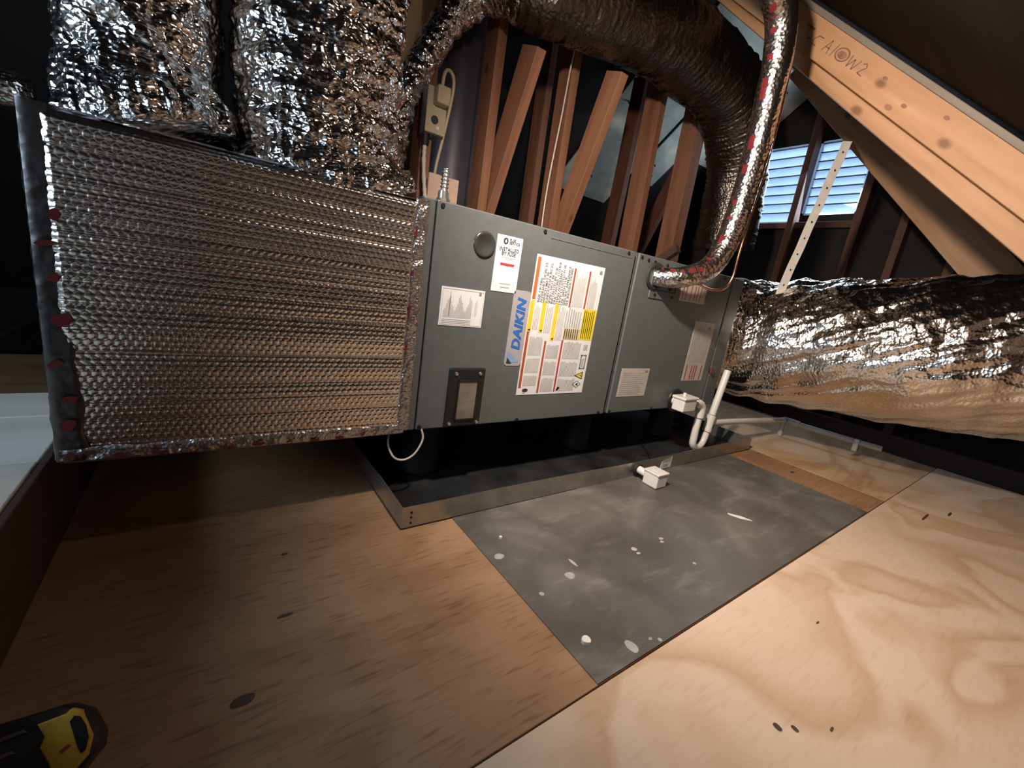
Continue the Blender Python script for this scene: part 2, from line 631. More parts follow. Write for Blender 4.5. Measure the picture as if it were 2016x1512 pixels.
def text_mb(body, size, origin, udir, vdir, shear=0.0, bold=0.0, spacing=1.0, align='LEFT', lead=1.0, xscale=1.0):
    cu = bpy.data.curves.new('print', 'FONT')
    cu.body = body
    cu.size = size
    cu.shear = shear
    cu.offset = bold
    cu.space_character = spacing
    cu.space_line = lead
    cu.align_x = align
    cu.resolution_u = 3
    o = bpy.data.objects.new('print', cu)
    COL.objects.link(o)
    dg = bpy.context.evaluated_depsgraph_get()
    me = bpy.data.meshes.new_from_object(o.evaluated_get(dg))
    mb = MB()
    u = Vector(udir)
    w = Vector(vdir)
    og = Vector(origin)
    mb.v = [og + u * v.co.x * xscale + w * v.co.y for v in me.vertices]
    mb.f = [tuple(p.vertices) for p in me.polygons]
    bpy.data.objects.remove(o)
    bpy.data.meshes.remove(me)
    bpy.data.curves.remove(cu)
    return mb


# ------------------------------------------------------------------ setting: floor
slab = MB().box((-2.45, -2.1, -0.20), (3.05, 3.15, -0.17))
floor = struct('floor', slab, 'gable')
for k, x in enumerate((-1.8, -1.2, -0.05, 0.6, 1.2, 1.8, 2.46)):
    board('joist', (x, -1.95, -0.095), (x, 3.0, -0.095), 0.14, 0.038, (0, 0, 1), 'joist', None, parent=floor)


def sheet(lo, hi, mat, gap=0.0012):
    o = obj('plywood_sheet', MB().box((lo[0] + gap, lo[1] + gap, hi[2] - 0.018), (hi[0] - gap, hi[1] - gap, hi[2]), 0.0012), mat, floor)
    return o


sheet((-2.2, -0.608, 0), (1.62, 1.6, 0.0), 'ply_old')['label'] = 'worn brown plywood sheet under the drain pan'
sheet((1.62, -0.608, 0), (2.50, 1.6, 0.0), 'ply_mid')['label'] = 'pale plywood sheet beyond the drain pan'
sheet((-2.2, -1.95, 0), (2.50, -0.61, 0.004), 'ply_new')['label'] = 'bright new plywood sheet at the near right'

kk = MB()
def knot(mb, x, y, rx, ry, z):
    mb.poly([(x + rx * (1 + .12 * sin(t * pi / 5)) * cos(t * pi / 10), y + ry * (1 + .12 * cos(t * pi / 5)) * sin(t * pi / 10), z) for t in range(20)])
sheets = [o for o in floor.children if o.name.startswith('plywood_sheet')]
for (x, y, rx, ry) in ((-0.365, -0.395, .014, .009), (-0.335, -0.515, .012, .009), (-0.30, -0.27, .012, .004), (-0.28, -0.11, .006, .004), (1.52, -0.33, .014, .008)):
    knot(kk, x, y, rx, ry, 0.0003)
obj('knot', kk, 'knot', sheets[0], label='dark knots in the brown plywood', kind='stuff')
kk = MB()
for (x, y, rx, ry) in ((0.27, -0.785, .005, .007), (0.292, -0.80, .004, .006), (0.345, -0.83, .006, .002), (0.59, -0.73, .007, .002), (1.60, -0.72, .05, .004), (1.75, -0.76, .03, .004)):
    knot(kk, x, y, rx, ry, 0.0043)
obj('knot', kk, 'knot', sheets[2], label='small dark marks in the new plywood', kind='stuff')

# two dark joists in the open bay beyond the plywood
board('joist', (2.68, -1.95, -0.10), (2.68, 3.0, -0.10), 0.14, 0.038, (0, 0, 1), 'joist', None, parent=floor)
board('joist', (2.86, -1.95, -0.06), (2.86, 3.0, -0.06), 0.20, 0.06, (0, 0, 1), 'joist', None, parent=floor)

# ------------------------------------------------------------------ setting: roof and gables
SL = 0.86
RIDGE_Y, RIDGE_Z = 0.60, 1.66 + 0.86 * 0.60


def roof_slab(y0, z0, y1, z1, th=0.02):
    mb = MB()
    a = [(-2.3, y0, z0), (3.02, y0, z0), (3.02, y1, z1), (-2.3, y1, z1)]
    bq = [(p[0], p[1], p[2] + th) for p in a]
    n = len(mb.v)
    mb.v += [Vector(p) for p in a + bq]
    mb.f += [(0, 3, 2, 1), (4, 5, 6, 7), (0, 1, 5, 4), (1, 2, 6, 5), (2, 3, 7, 6), (3, 0, 4, 7)]
    return mb


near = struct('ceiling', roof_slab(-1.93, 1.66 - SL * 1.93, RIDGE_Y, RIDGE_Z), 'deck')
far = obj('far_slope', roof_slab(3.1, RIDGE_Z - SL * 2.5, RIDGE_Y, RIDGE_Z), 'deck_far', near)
# lit patches of the grey-green far sheathing, painted as pale panels, with nail tips
def far_z(y):
    return RIDGE_Z - SL * (y - RIDGE_Y)
for (x0, x1, y0, y1) in ((1.60, 2.14, 1.02, 1.62), (2.17, 2.42, 0.93, 1.42), (2.45, 2.95, 0.66, 1.2), (1.75, 2.42, 0.64, 0.90)):
    p = MB()
    z = -0.012
    vs = [(x0, y0, far_z(y0) + z), (x1, y0, far_z(y0) + z), (x1, y1, far_z(y1) + z), (x0, y1, far_z(y1) + z)]
    n = len(p.v)
    p.v += [Vector(v) for v in vs] + [Vector((v[0], v[1], v[2] + 0.010)) for v in vs]
    p.f += [(0, 1, 2, 3), (4, 7, 6, 5), (0, 4, 5, 1), (1, 5, 6, 2), (2, 6, 7, 3), (3, 7, 4, 0)]
    pn = obj('lit_sheathing_patch', p, 'sheath', near)
    nm = MB()
    for k in range(7):
        nx = random.uniform(x0 + .04, x1 - .04)
        ny = random.uniform(y0 + .04, y1 - .04)
        nm.cyl((nx, ny, far_z(ny) + z), (nx, ny - .01, far_z(ny) + z - .016), 0.004, 6)
    obj('nail_tips', nm, 'screw', pn)

# gable wall at the far right with an opening per louvre window
GX = 2.98
g = MB()
w1 = (0.575, 0.90, 1.275, 1.795)
w2 = (0.215, 0.535, 1.325, 1.795)
def wallrect(y0, y1, z0, z1):
    g.box((GX, y0, z0), (GX + 0.02, y1, z1))
wallrect(-1.95, w2[0], -0.17, 1.86)
wallrect(w1[1], 3.1, -0.17, 1.86)
wallrect(w2[0], w1[1], -0.17, w1[2])
wallrect(w2[0], w2[1], w1[2], w2[2])
wallrect(w2[1], w1[0], w1[2], 1.86)
wallrect(w2[0], w1[1], w1[3], 2.2)
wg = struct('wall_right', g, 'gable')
for y, t in ((0.555, 0.04), (0.17, 0.045), (-0.06, 0.04), (-0.32, 0.045), (1.0, 0.04)):
    top = 1.62 + SL * (y - 0.02) if y < RIDGE_Y else RIDGE_Z - SL * (y - RIDGE_Y) - 0.06
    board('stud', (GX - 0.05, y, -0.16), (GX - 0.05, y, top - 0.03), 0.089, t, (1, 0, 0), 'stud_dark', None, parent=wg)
board('stud', (GX - 0.03, 0.195, 1.25), (GX - 0.03, 0.93, 1.25), 0.05, 0.04, (1, 0, 0), 'stud_dark', None, parent=wg)
for n_, (y0, y1, z0, z1) in enumerate((w1, w2)):
    wn = thing('window_%d' % (n_ + 1), '', '', (GX, (y0 + y1) / 2, z0))
    for k in ('label', 'category'):
        del wn[k]
    wn['kind'] = 'structure'
    fr = MB()
    e = 0.012
    fr.box((GX - .004, y0, z0), (GX + .03, y0 + e, z1))
    fr.box((GX - .004, y1 - e, z0), (GX + .03, y1, z1))
    fr.box((GX - .004, y0, z0), (GX + .03, y1, z0 + e))
    fr.box((GX - .004, y0, z1 - e), (GX + .03, y1, z1))
    obj('window_frame', fr, 'louver', wn)
    ns = 8
    ph = (z1 - z0 - 2 * e) / ns
    for k in range(ns):
        s = MB()
        zt = z0 + e + (k + 1) * ph - 0.003
        zb = z0 + e + k * ph - 0.003
        a = [(GX + .004, y0 + e, zt), (GX + .004, y1 - e, zt), (GX + .045, y1 - e, zb), (GX + .045, y0 + e, zb)]
        bq = [(p[0] + .002, p[1], p[2] + .002) for p in a]
        s.v += [Vector(p) for p in a + bq]
        s.f += [(0, 1, 2, 3), (4, 7, 6, 5), (0, 4, 5, 1), (1, 5, 6, 2), (2, 6, 7, 3), (3, 7, 4, 0)]
        sl = obj('louver_slat', s, 'louver', wn)
        obj('slat_shade_strip', MB().box((GX + .002, y0 + e, zt - .001), (GX + .0055, y1 - e, zt + .0065)), 'tool_grey', sl)  # dark strip added to draw the shadow line between slats
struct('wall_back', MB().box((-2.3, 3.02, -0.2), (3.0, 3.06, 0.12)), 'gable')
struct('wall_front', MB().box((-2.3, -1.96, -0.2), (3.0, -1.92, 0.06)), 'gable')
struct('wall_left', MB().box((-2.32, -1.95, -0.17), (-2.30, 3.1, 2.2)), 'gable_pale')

# unseen pale strips added behind the viewer, to brighten reflections in the bubble foil
for k in range(7):
    x0 = -2.2 + k * .62
    im = MB()
    ya, yb = -1.13, -0.90
    vs = [(x0, ya, 1.655 + .86 * ya), (x0 + .57, ya, 1.655 + .86 * ya), (x0 + .57, yb, 1.655 + .86 * yb), (x0, yb, 1.655 + .86 * yb)]
    im.v = [Vector(v) for v in vs] + [Vector((v[0], v[1] + .012, v[2] - .014)) for v in vs]
    im.f = [(0, 1, 2, 3), (4, 7, 6, 5), (0, 4, 5, 1), (1, 5, 6, 2), (2, 6, 7, 3), (3, 7, 4, 0)]
    obj('reflector_strip', im, 'fill_strip', near)

# ------------------------------------------------------------------ timber in front of the near roof slope
def rz(y, off=0.0):
    return 1.645 + 0.86 * y - off
nrm = Vector((0, -0.652, 0.758))
hf = 0.146 / 2
def slope_pt(x, y, depth):
    return Vector((x, y, rz(y))) - nrm * depth
rafterA = thing('rafter', 'big orange roof rafter with pencilled letters, topmost beam at upper right', 'beam', slope_pt(1.219, -0.3, hf))
board('timber', slope_pt(1.219, -1.7, .0565), slope_pt(1.219, 0.56, .0565), 0.089, 0.038, (0, -0.652, 0.758), 'rafter', None, parent=rafterA)
board('weathered_strip', slope_pt(1.214, -1.7, 0.006), slope_pt(1.214, 0.56, 0.006), 0.016, 0.046, (0, -0.652, 0.758), 'rafter_edge', None, parent=rafterA)
rB = board('rafter', slope_pt(1.262, -1.5, 0.128), slope_pt(1.262, 0.50, 0.072), 0.089, 0.038, (0, -0.652, 0.758), 'rafter', 'narrow pale beam showing just below the rafter with letters', 'beam')
rC = board('brace', (2.23, -0.80, 0.655), (2.23, 0.42, 1.941), 0.155, 0.038, (0, -0.72, 0.69), 'rafter', 'diagonal wooden brace running down behind the foil supply duct', 'beam')

# pencil writing on the rafter: strokes in the rafter's own plane (u down the slope, v up across)
ud = Vector((0, -0.758, -0.652))
vd = Vector((0, -0.652, 0.758))
O = Vector((1.1995, -0.055, 1.525))
wr = MB()
def stroke(pts, wdt=0.0035):
    for i in range(len(pts) - 1):
        a = O + ud * pts[i][0] + vd * pts[i][1] * .58
        c = O + ud * pts[i + 1][0] + vd * pts[i + 1][1] * .58
        d = (c - a).normalized()
        s = d.cross(Vector((1, 0, 0))) * wdt * .36
        wr.quad(a + s, c + s, c - s, a - s)
U = 0.155 / 7
stroke([(0.02, 0.02), (0.058, 0.02)], .006)
stroke([(0.038, 0.018), (0.042, -0.018)])
stroke([(0.052, -0.022), (0.066, -0.020)], .006)
stroke([(0.108, 0.012), (0.088, 0.010), (0.078, -0.012), (0.086, -0.03), (0.10, -0.03)], .004)
stroke([(0.128, -0.03), (0.140, 0.026), (0.152, -0.03)])
stroke([(0.133, -0.008), (0.149, -0.008)])
stroke([(0.168, 0.030), (0.166, -0.030)])
cc = [(0.200 + 0.024 * cos(t * pi / 8), 0.002 + 0.027 * sin(t * pi / 8)) for t in range(17)]
stroke(cc, .005)
stroke([(0.232, 0.024), (0.238, -0.024), (0.248, 0.016), (0.258, -0.024), (0.268, 0.024)], .004)
stroke([(0.278, 0.018), (0.288, 0.026), (0.296, 0.014), (0.282, -0.02), (0.302, -0.022)], .004)
obj('pencil_writing', wr, 'pencil', rafterA, label='dark hand-drawn letters on the rafter face')
kn = MB()
for (a, c, rr) in ((0.200, 0.000, .012), (0.365, 0.012, .006), (0.47, -0.01, .006), (0.44, -0.030, .008), (0.58, 0.018, .006)):
    kn.poly([O + Vector((-.0002, 0, 0)) + ud * (a + rr * 1.5 * cos(t * pi / 5)) + vd * (c + rr * .8 * sin(t * pi / 5)) for t in range(10)])
obj('knot', kn, M['stud'], rafterA, label='brown knots in the wood', kind='stuff')

# ------------------------------------------------------------------ truss webs behind the unit
WG = 'truss webs behind the air handler'
def web(x0, x1, y0, y1, zb, zt, mat, label, tilt=0.0):
    xm = (x0 + x1) / 2
    ym = (y0 + y1) / 2
    return board('truss_web', (xm, ym, zb), (xm - tilt, ym, zt), y1 - y0, x1 - x0, (0, 1, 0), mat, label, 'stud', WG)
web(0.205, 0.243, 0.60, 0.689, 0.0, 1.95, 'stud', 'leftmost upright stud, carrying the outlet box')
web(0.452, 0.490, 0.60, 0.689, 0.0, 2.02, 'stud', 'upright stud meeting a slanted one in a V, right of the dark vent pipe')
web(0.823, 0.861, 0.60, 0.689, 0.0, 2.02, 'stud', 'upright stud with the thin white wire running down its left edge', 0.02)
web(1.390, 1.432, 0.60, 0.70, 0.0, 2.02, 'stud', 'bright upright stud just left of the notch between the two cabinets', 0.03)
web(1.72, 1.80, 0.60, 0.70, 0.0, 1.95, 'stud', 'broad doubled upright stud behind the foil refrigerant line', 0.04)
board('truss_web', (0.512, 0.70, 0.70), (0.512, 0.452, 1.345), 0.10, 0.038, (0, 1, 0.4), 'stud', 'slanted stud leaning right beside the dark vent pipe', 'stud', WG)
board('truss_web', (0.885, 0.70, 0.55), (0.885, 0.424, 1.40), 0.089, 0.038, (0, 1, 0.4), 'stud', 'slanted stud in the middle, leaning right over the grey sheathing', 'stud', WG)
board('truss_web', (1.02, 1.05, 0.1), (0.98, 1.02, 1.75), 0.089, 0.038, (0, 1, 0), 'stud', 'dim upright stud further back behind the stud with the white wire', 'stud', WG)
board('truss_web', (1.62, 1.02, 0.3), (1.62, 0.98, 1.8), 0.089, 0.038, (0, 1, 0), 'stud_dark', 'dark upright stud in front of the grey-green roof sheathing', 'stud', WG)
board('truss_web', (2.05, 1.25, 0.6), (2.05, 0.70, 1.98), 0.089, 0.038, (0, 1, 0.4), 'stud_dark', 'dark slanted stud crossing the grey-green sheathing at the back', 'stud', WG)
board('strut', (1.50, 0.75, 0.62), (1.50, 0.42, 0.86), 0.04, 0.038, (0, 1, 0.4), 'joist', 'short thin slanted strut at the top edge of the coil cabinet', 'stud')
# orange header board between the tall duct and the arching duct
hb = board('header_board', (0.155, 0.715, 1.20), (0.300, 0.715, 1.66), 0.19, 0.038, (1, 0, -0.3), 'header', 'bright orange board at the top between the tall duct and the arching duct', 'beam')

# ------------------------------------------------------------------ drain pan
PX0, PX1, PY0, PY1, PH = -0.050, 1.590, -0.120, 0.66, 0.056
pan = thing('drain_pan', 'shallow galvanised drain pan under the grey air handler', 'pan', (0.77, 0.27, 0))
obj('pan_base', MB().box((PX0, PY0, 0.002), (PX1, PY1, 0.0045)), 'pan_in', pan)
def wavy(a, c, n, h, th, inward, amp):
    mb = MB()
    rows = [[], [], [], []]
    for i in range(n + 1):
        t = i / n
        p = Vector(a).lerp(Vector(c), t)
        w = amp * sin(t * 9.0) * sin(t * pi)
        q = Vector(inward)
        rows[0].append(p + Vector((0, 0, .002)))
        rows[1].append(p + q * w + Vector((0, 0, h + 0.3 * w)))
        rows[2].append(p + q * (w + th) + Vector((0, 0, h + 0.3 * w)))
        rows[3].append(p + q * th + Vector((0, 0, .002)))
    mb.grid(rows)
    return mb
obj('pan_wall', wavy((PX0, PY0, 0), (PX1, PY0, 0), 60, PH, .0016, (0, 1, 0), .003), 'galv', pan, True, auto=40)
obj('pan_wall', wavy((PX0, PY1, 0), (PX0, PY0, 0), 30, PH, .0016, (1, 0, 0), .002), 'galv', pan, True, auto=40)
obj('pan_wall', wavy((PX1, PY0, 0), (PX1, PY1, 0), 30, PH, .0016, (-1, 0, 0), .002), 'galv', pan, True, auto=40)
obj('pan_wall', wavy((PX1, PY1, 0), (PX0, PY1, 0), 30, PH, .0016, (0, -1, 0), .002), 'galv', pan, True, auto=40)
for z in (0.014, 0.028, 0.040):
    obj('rivet', MB().cyl((PX0 + .022, PY0 - .001, z), (PX0 + .022, PY0 + .0008, z), .003, 8), 'screw', pan)
st = obj('sticker', MB().box((0.915, PY0 - .0015, .006), (0.978, PY0 - .0002, PH - .004)), 'white', pan)
sp = MB()
for i in range(5):
    sp.quad((0.922, PY0 - .0019, .047 - i * .004), (0.922 + .048, PY0 - .0019, .047 - i * .004), (0.970, PY0 - .0019, .0455 - i * .004), (0.922, PY0 - .0019, .0455 - i * .004))
sp.quad((0.93, PY0 - .0019, .012), (0.958, PY0 - .0019, .012), (0.958, PY0 - .0019, .022), (0.93, PY0 - .0019, .022))
obj('print', sp, 'inkmid', st, kind='stuff')

# loose worn metal sheet on the plywood
ms = MB().box((0.079, -0.606, 0.0006), (1.405, -0.02, 0.0022))
tag(obj('metal_sheet', ms, 'sheet', origin=(0.74, -0.3, 0.0005)), 'worn grey metal sheet lying flat in front of the drain pan', 'metal sheet')
msheet = bpy.data.objects['metal_sheet']
stn = MB()
def blob(x, y, rx, ry, rot=0.0, z=0.0026):
    pts = []
    for k in range(12):
        t = k * pi / 6
        r = 1 + .25 * noise.noise(Vector((x * 90 + cos(t), y * 90 + sin(t), 3)))
        a, c = rx * r * cos(t), ry * r * sin(t)
        pts.append((x + a * cos(rot) - c * sin(rot), y + a * sin(rot) + c * cos(rot), z))
    stn.poly(pts)
for (x, y, rx, ry) in ((0.185, -0.585, .010, .013), (0.21, -0.403, .012, .010), (0.105, -0.29, .012, .009), (0.423, -0.40, .008, .007), (0.42, -0.415, .006, .004), (0.52, -0.41, .006, .004), (0.53, -0.40, .007, .005), (0.12, -0.418, .005, .005), (0.52, -0.50, .005, .004), (0.245, -0.60, .004, .004), (0.23, -0.59, .004, .003), (0.245, -0.375, .004, .014)):
    blob(x, y, rx, ry)
obj('mortar_spot', stn, 'stain', msheet, label='pale dried spots', kind='stuff')

def flake(name, x, y, rx, ry, rot, h, label, cat='debris', z0=0.0022):
    pts = []
    for k in range(9):
        t = 2 * pi * k / 9
        r = 1 + .45 * noise.noise(Vector((x * 50 + 2 * cos(t), y * 50 + 2 * sin(t), 7)))
        a, c = rx * r * cos(t), ry * r * sin(t)
        pts.append(Vector((x + a * cos(rot) - c * sin(rot), y + a * sin(rot) + c * cos(rot), z0)))
    mb = MB()
    n = 9
    mb.v = pts + [p + Vector((0, 0, h)) for p in pts]
    mb.f = [tuple(reversed(range(9))), tuple(range(9, 18))] + [(i, (i + 1) % 9, 9 + (i + 1) % 9, 9 + i) for i in range(9)]
    return tag(obj(name, mb, 'chip', origin=(x, y, z0)), label, cat)
flake('paper_scrap', 0.872, -0.43, .030, .007, -1.0, .002, 'long white scrap lying on the far half of the metal sheet')
flake('plaster_crumb', 0.0, 0.0, .0035, .0035, 0, .004, 'tiny white crumb on the metal sheet near the drain pan corner').location = (0.145, -0.235, 0.0022)
flake('plaster_chip', 0.0, 0.0, .008, .0075, 0, .006, 'small white chip near the front left corner of the metal sheet').location = (0.118, -0.54, 0.0022)

# ------------------------------------------------------------------ risers under the unit
for i, (x, lab) in enumerate(((0.105, 'black round riser under the left end of the air handler'), (0.745, 'black round riser under the middle of the air handler'), (1.285, 'black round riser under the right end of the air handler, by the trap'))):
    r = MB()
    prof = [(0.0, .050), (0.004, .056), (0.03, .056), (0.04, .052), (0.145, .050), (0.150, .056), (0.182, .056), (0.186, .052)]
    rows = []
    for h, rad in prof:
        rows.append([(x + rad * cos(2 * pi * k / 28), 0.155 + rad * sin(2 * pi * k / 28), .0045 + h * .9838) for k in range(28)])
    r.grid(rows, closed_u=True)
    r.f.append(tuple(range(len(r.v) - 28, len(r.v))))
    r.f.append(tuple(reversed(range(28))))
    tag(obj('riser', r, 'rubber', origin=(x, 0.155, .0045), smooth=True, auto=40), lab, 'support', 'risers in the drain pan')

# ------------------------------------------------------------------ air handler
AZ0, AZ1, AD = 0.190, 0.723, 0.533
ah = thing('air_handler', 'grey air handler lying on its side above the drain pan', 'air handler', (0.69, AD / 2, AZ0))
obj('blower_cabinet', MB().box((-0.018, 0.004, AZ0), (0.690, AD, AZ1), .003), 'cabinet_body', ah)
obj('coil_cabinet', MB().box((0.703, 0.004, AZ0), (1.385, AD, AZ1), .003), 'cabinet_body', ah)
obj('cabinet_edge', MB().box((-0.018, -0.004, AZ0 + .001), (0.010, .02, AZ1 - .001), .003), 'cabinet', ah)
# blower panel with a raised crease near the top and a folded border
bp_ = MB().box((0.0135, -0.005, AZ0 + .001), (0.687, .0035, AZ1 - .001), .003)
blower = obj('blower_panel', bp_, 'cabinet', ah)
cr = MB()
cr.tube([(0.34, -0.0050, 0.701), (0.52, -0.0050, 0.7005), (0.672, -0.0050, 0.700)], .0014, 6, sub=4)
obj('crease', cr, 'cabinet', blower)
coil = obj('coil_panel', MB().box((0.7055, -0.005, AZ0 + .001), (1.292, .0035, AZ1 - .001), .003), 'cabinet', ah)
obj('end_panel', MB().box((1.299, -0.005, AZ0 + .001), (1.384, .0035, AZ1 - .001), .003), 'cabinet', ah)
YF = -0.005
for (x, z) in ((0.026, 0.712), (0.317, 0.713), (0.652, 0.713), (0.022, 0.199), (0.320, 0.197), (0.660, 0.198)):
    obj('screw', MB().cyl((x, YF - .003, z), (x, YF + .001, z), .0048, 10, .0055), 'screw', blower)
for (x, z) in ((0.718, 0.711), (0.752, 0.707), (0.788, 0.706), (0.855, 0.705), (1.23, 0.71), (0.715, 0.199), (0.95, 0.197)):
    obj('screw', MB().cyl((x, YF - .003, z), (x, YF + .001, z), .0048, 10, .0055), 'screw', coil)

# knockout plug
kp = MB()
rows = [[(0.142 + r * cos(2 * pi * k / 28), YF - h, 0.650 + r * sin(2 * pi * k / 28)) for k in range(28)] for r, h in ((.031, 0.0), (.029, .004), (.024, .0045), (.020, .001), (.0001, .0006))]
kp.grid(rows, closed_u=True)
obj('knockout_plug', kp, plain('plug', (0.055, 0.058, 0.058), 0.22, 0.3), ah, True)

# filter window
fw = obj('window_bezel', MB().box((0.086, YF - .010, 0.194), (0.189, YF, 0.350), .005), 'black', ah)
rim = MB()
x0, x1, z0, z1 = 0.110, 0.170, 0.213, 0.320
for lo, hi in (((x0, z0), (x1, z0 + .004)), ((x0, z1 - .004), (x1, z1)), ((x0, z0), (x0 + .004, z1)), ((x1 - .004, z0), (x1, z1))):
    rim.box((lo[0], YF - .014, lo[1]), (hi[0], YF - .009, hi[1]), .001)
obj('rim', rim, 'black', fw)
obj('pane', MB().box((x0 + .003, YF - .0115, z0 + .003), (x1 - .003, YF - .0098, z1 - .003)), 'window', fw)
for (x, z) in ((0.103, 0.336), (0.172, 0.336), (0.098, 0.205), (0.179, 0.204)):
    obj('screw', MB().cyl((x, YF - .0135, z), (x, YF - .009, z), .0042, 10, .005), 'steel', fw)

YL = YF - .0012
def label_plate(name, x0, z0, x1, z1, mat, rounded=0.0, lab=None):
    if rounded:
        pts = []
        for cx, cz, a0 in ((x1 - rounded, z1 - rounded, 0), (x0 + rounded, z1 - rounded, 90), (x0 + rounded, z0 + rounded, 180), (x1 - rounded, z0 + rounded, 270)):
            for k in range(5):
                t = radians(a0 + k * 22.5)
                pts.append((cx + rounded * cos(t), cz + rounded * sin(t)))
        mb = MB()
        n = len(pts)
        mb.v = [Vector((p[0], YL, p[1])) for p in pts] + [Vector((p[0], YF + .0002, p[1])) for p in pts]
        mb.f = [tuple(range(n)), tuple(reversed(range(n, 2 * n)))] + [(i, n + i, n + (i + 1) % n, (i + 1) % n) for i in range(n)]
    else:
        mb = MB().box((x0, YL, z0), (x1, YF + .0002, z1))
    return obj(name, mb, mat, ah, label=lab)

YP = YL - .0005
class Plate:
    """flat print laid out in fractions of a label, a to the right and b up"""
    def __init__(s, x0, z0, x1, z1):
        s.q = (x0, z0, x1, z1)
        s.mb = {}
    def P(s, a, b_, y=YP):
        x0, z0, x1, z1 = s.q
        return Vector((x0 + a * (x1 - x0), y, z0 + b_ * (z1 - z0)))
    def rect(s, col, a0, b0, a1, b1, y=YP):
        s.mb.setdefault(col, MB()).quad(s.P(a0, b0, y), s.P(a1, b0, y), s.P(a1, b1, y), s.P(a0, b1, y))
    def poly(s, col, pts, y=YP):
        s.mb.setdefault(col, MB()).poly([s.P(a, b_, y) for a, b_ in pts])
    def vlines(s, col, a0, b0, a1, b1, n, fill=0.5, rag=0.25):
        """n lines of tiny type running upward"""
        st_ = (a1 - a0) / n
        for i in range(n):
            e = b1 - (b1 - b0) * rag * random.random()
            s.rect(col, a0 + i * st_, b0, a0 + (i + fill) * st_, e)
    def hlines(s, col, a0, b0, a1, b1, n, fill=0.5, rag=0.25):
        st_ = (b1 - b0) / n
        for i in range(n):
            e = a1 - (a1 - a0) * rag * random.random()
            s.rect(col, a0, b0 + i * st_, e, b0 + (i + fill) * st_)
    def add(s, col, mb):
        t = s.mb.setdefault(col, MB())
        n = len(t.v)
        t.v += mb.v
        t.f += [tuple(i + n for i in f) for f in mb.f]
    def build(s, parent):
        for col, mb in s.mb.items():
            obj('print', mb, col, parent, kind='stuff')

# the large warning label
BL = (0.304, 0.271, 0.563, 0.655)
big = label_plate('warning_label', *BL, 'white', lab='large white warning label with red and yellow bars')
L = Plate(*BL)
L.rect('brick', .012, .70, .055, .985)
body = "RISK OF FIRE\nAUXILIARY DEVICES\nWHICH MAY BE\nIGNITION SOURCES\nSHALL NOT BE\nINSTALLED IN THE\nDUCTWORK, OTHER\nTHAN AUXILIARY\nDEVICES LISTED FOR\nUSE WITH THE\nSPECIFIC APPLIANCE\nSEE INSTRUCTIONS"
tm = text_mb(body, 0.0118, L.P(.115, .682, YP - .0002), (0, 0, 1), (-1, 0, 0), lead=0.80, bold=.00015)
L.add('ink', tm)
L.rect('red', .535, .675, .560, .955)
L.vlines('inkmid', .58, .68, .74, .94, 10, .55)
L.rect('red', .765, .675, .790, .955)
L.vlines('inkmid', .81, .68, .93, .92, 8, .55)
L.rect('ink', .925, .945, .965, .972)
for a, b0 in ((.005, .47), (.165, .47), (.345, .415)):
    L.rect('yellow', a, b0, a + .052, .69)
    L.poly('inkblack', [(a + .008, b0 + .014), (a + .044, b0 + .005), (a + .044, b0 + .023)], YP - .0003)
L.vlines('inkmid', .075, .49, .15, .67, 4, .5)
L.vlines('inkmid', .235, .47, .33, .67, 4, .5)
L.vlines('inkmid', .41, .42, .51, .68, 5, .5)
L.vlines('inkmid', .52, .52, .77, .68, 7, .55)
L.rect('paleyellow', .53, .43, .78, .515)
L.vlines('ink', .54, .435, .77, .51, 7, .35, YP)
L.rect('yellow', .785, .435, .995, .675)
L.vlines('paleyellow', .80, .445, .98, .665, 6, .35, .1)
L.rect('red', .012, .055, .045, .468)
L.rect('red', .275, .012, .302, .41)
L.rect('crimson', .522, .018, .548, .425)
for (a0, a1, bs) in ((.065, .25, ((.07, .15), (.17, .28), (.30, .44))), (.32, .50, ((.02, .13), (.15, .26), (.28, .39))), (.57, .84, ((.02, .12), (.14, .26), (.28, .42)))):
    for b0, b1 in bs:
        L.vlines('inkmid', a0, b0, a1, b1, 12, .72, .12)
L.vlines('ink', .89, .35, .96, .40, 3, .5)
for e in ((.87, .20, .89, .315), (.945, .20, .965, .315), (.87, .20, .965, .208), (.87, .307, .965, .315)):
    L.rect('ink', *e)
L.vlines('ink', .90, .215, .935, .30, 2, .5)
L.poly('inkblack', [(.815, .145), (.955, .112), (.955, .178)])
L.poly('yellow', [(.84, .145), (.94, .122), (.94, .168)], YP - .0003)
L.poly('inkblack', [(.90, .145), (.925, .137), (.925, .153)], YP - .0006)
L.poly('inkblack', [(.81, .072), (.88, .040), (.95, .072), (.88, .104)])
L.poly('white', [(.825, .072), (.88, .046), (.935, .072), (.88, .098)], YP - .0003)
L.poly('inkblack', [(.86, .066), (.90, .060), (.90, .084), (.87, .08)], YP - .0006)
L.poly('inkblack', [(.11 + .04 * cos(t * pi / 6), .035 + .014 * sin(t * pi / 6)) for t in range(12)])
L.rect('inkblack', .08, .012, .11, .016)
L.poly('inkblack', [(.56, .02), (.60, .03), (.62, .05), (.58, .055)])
L.build(big)

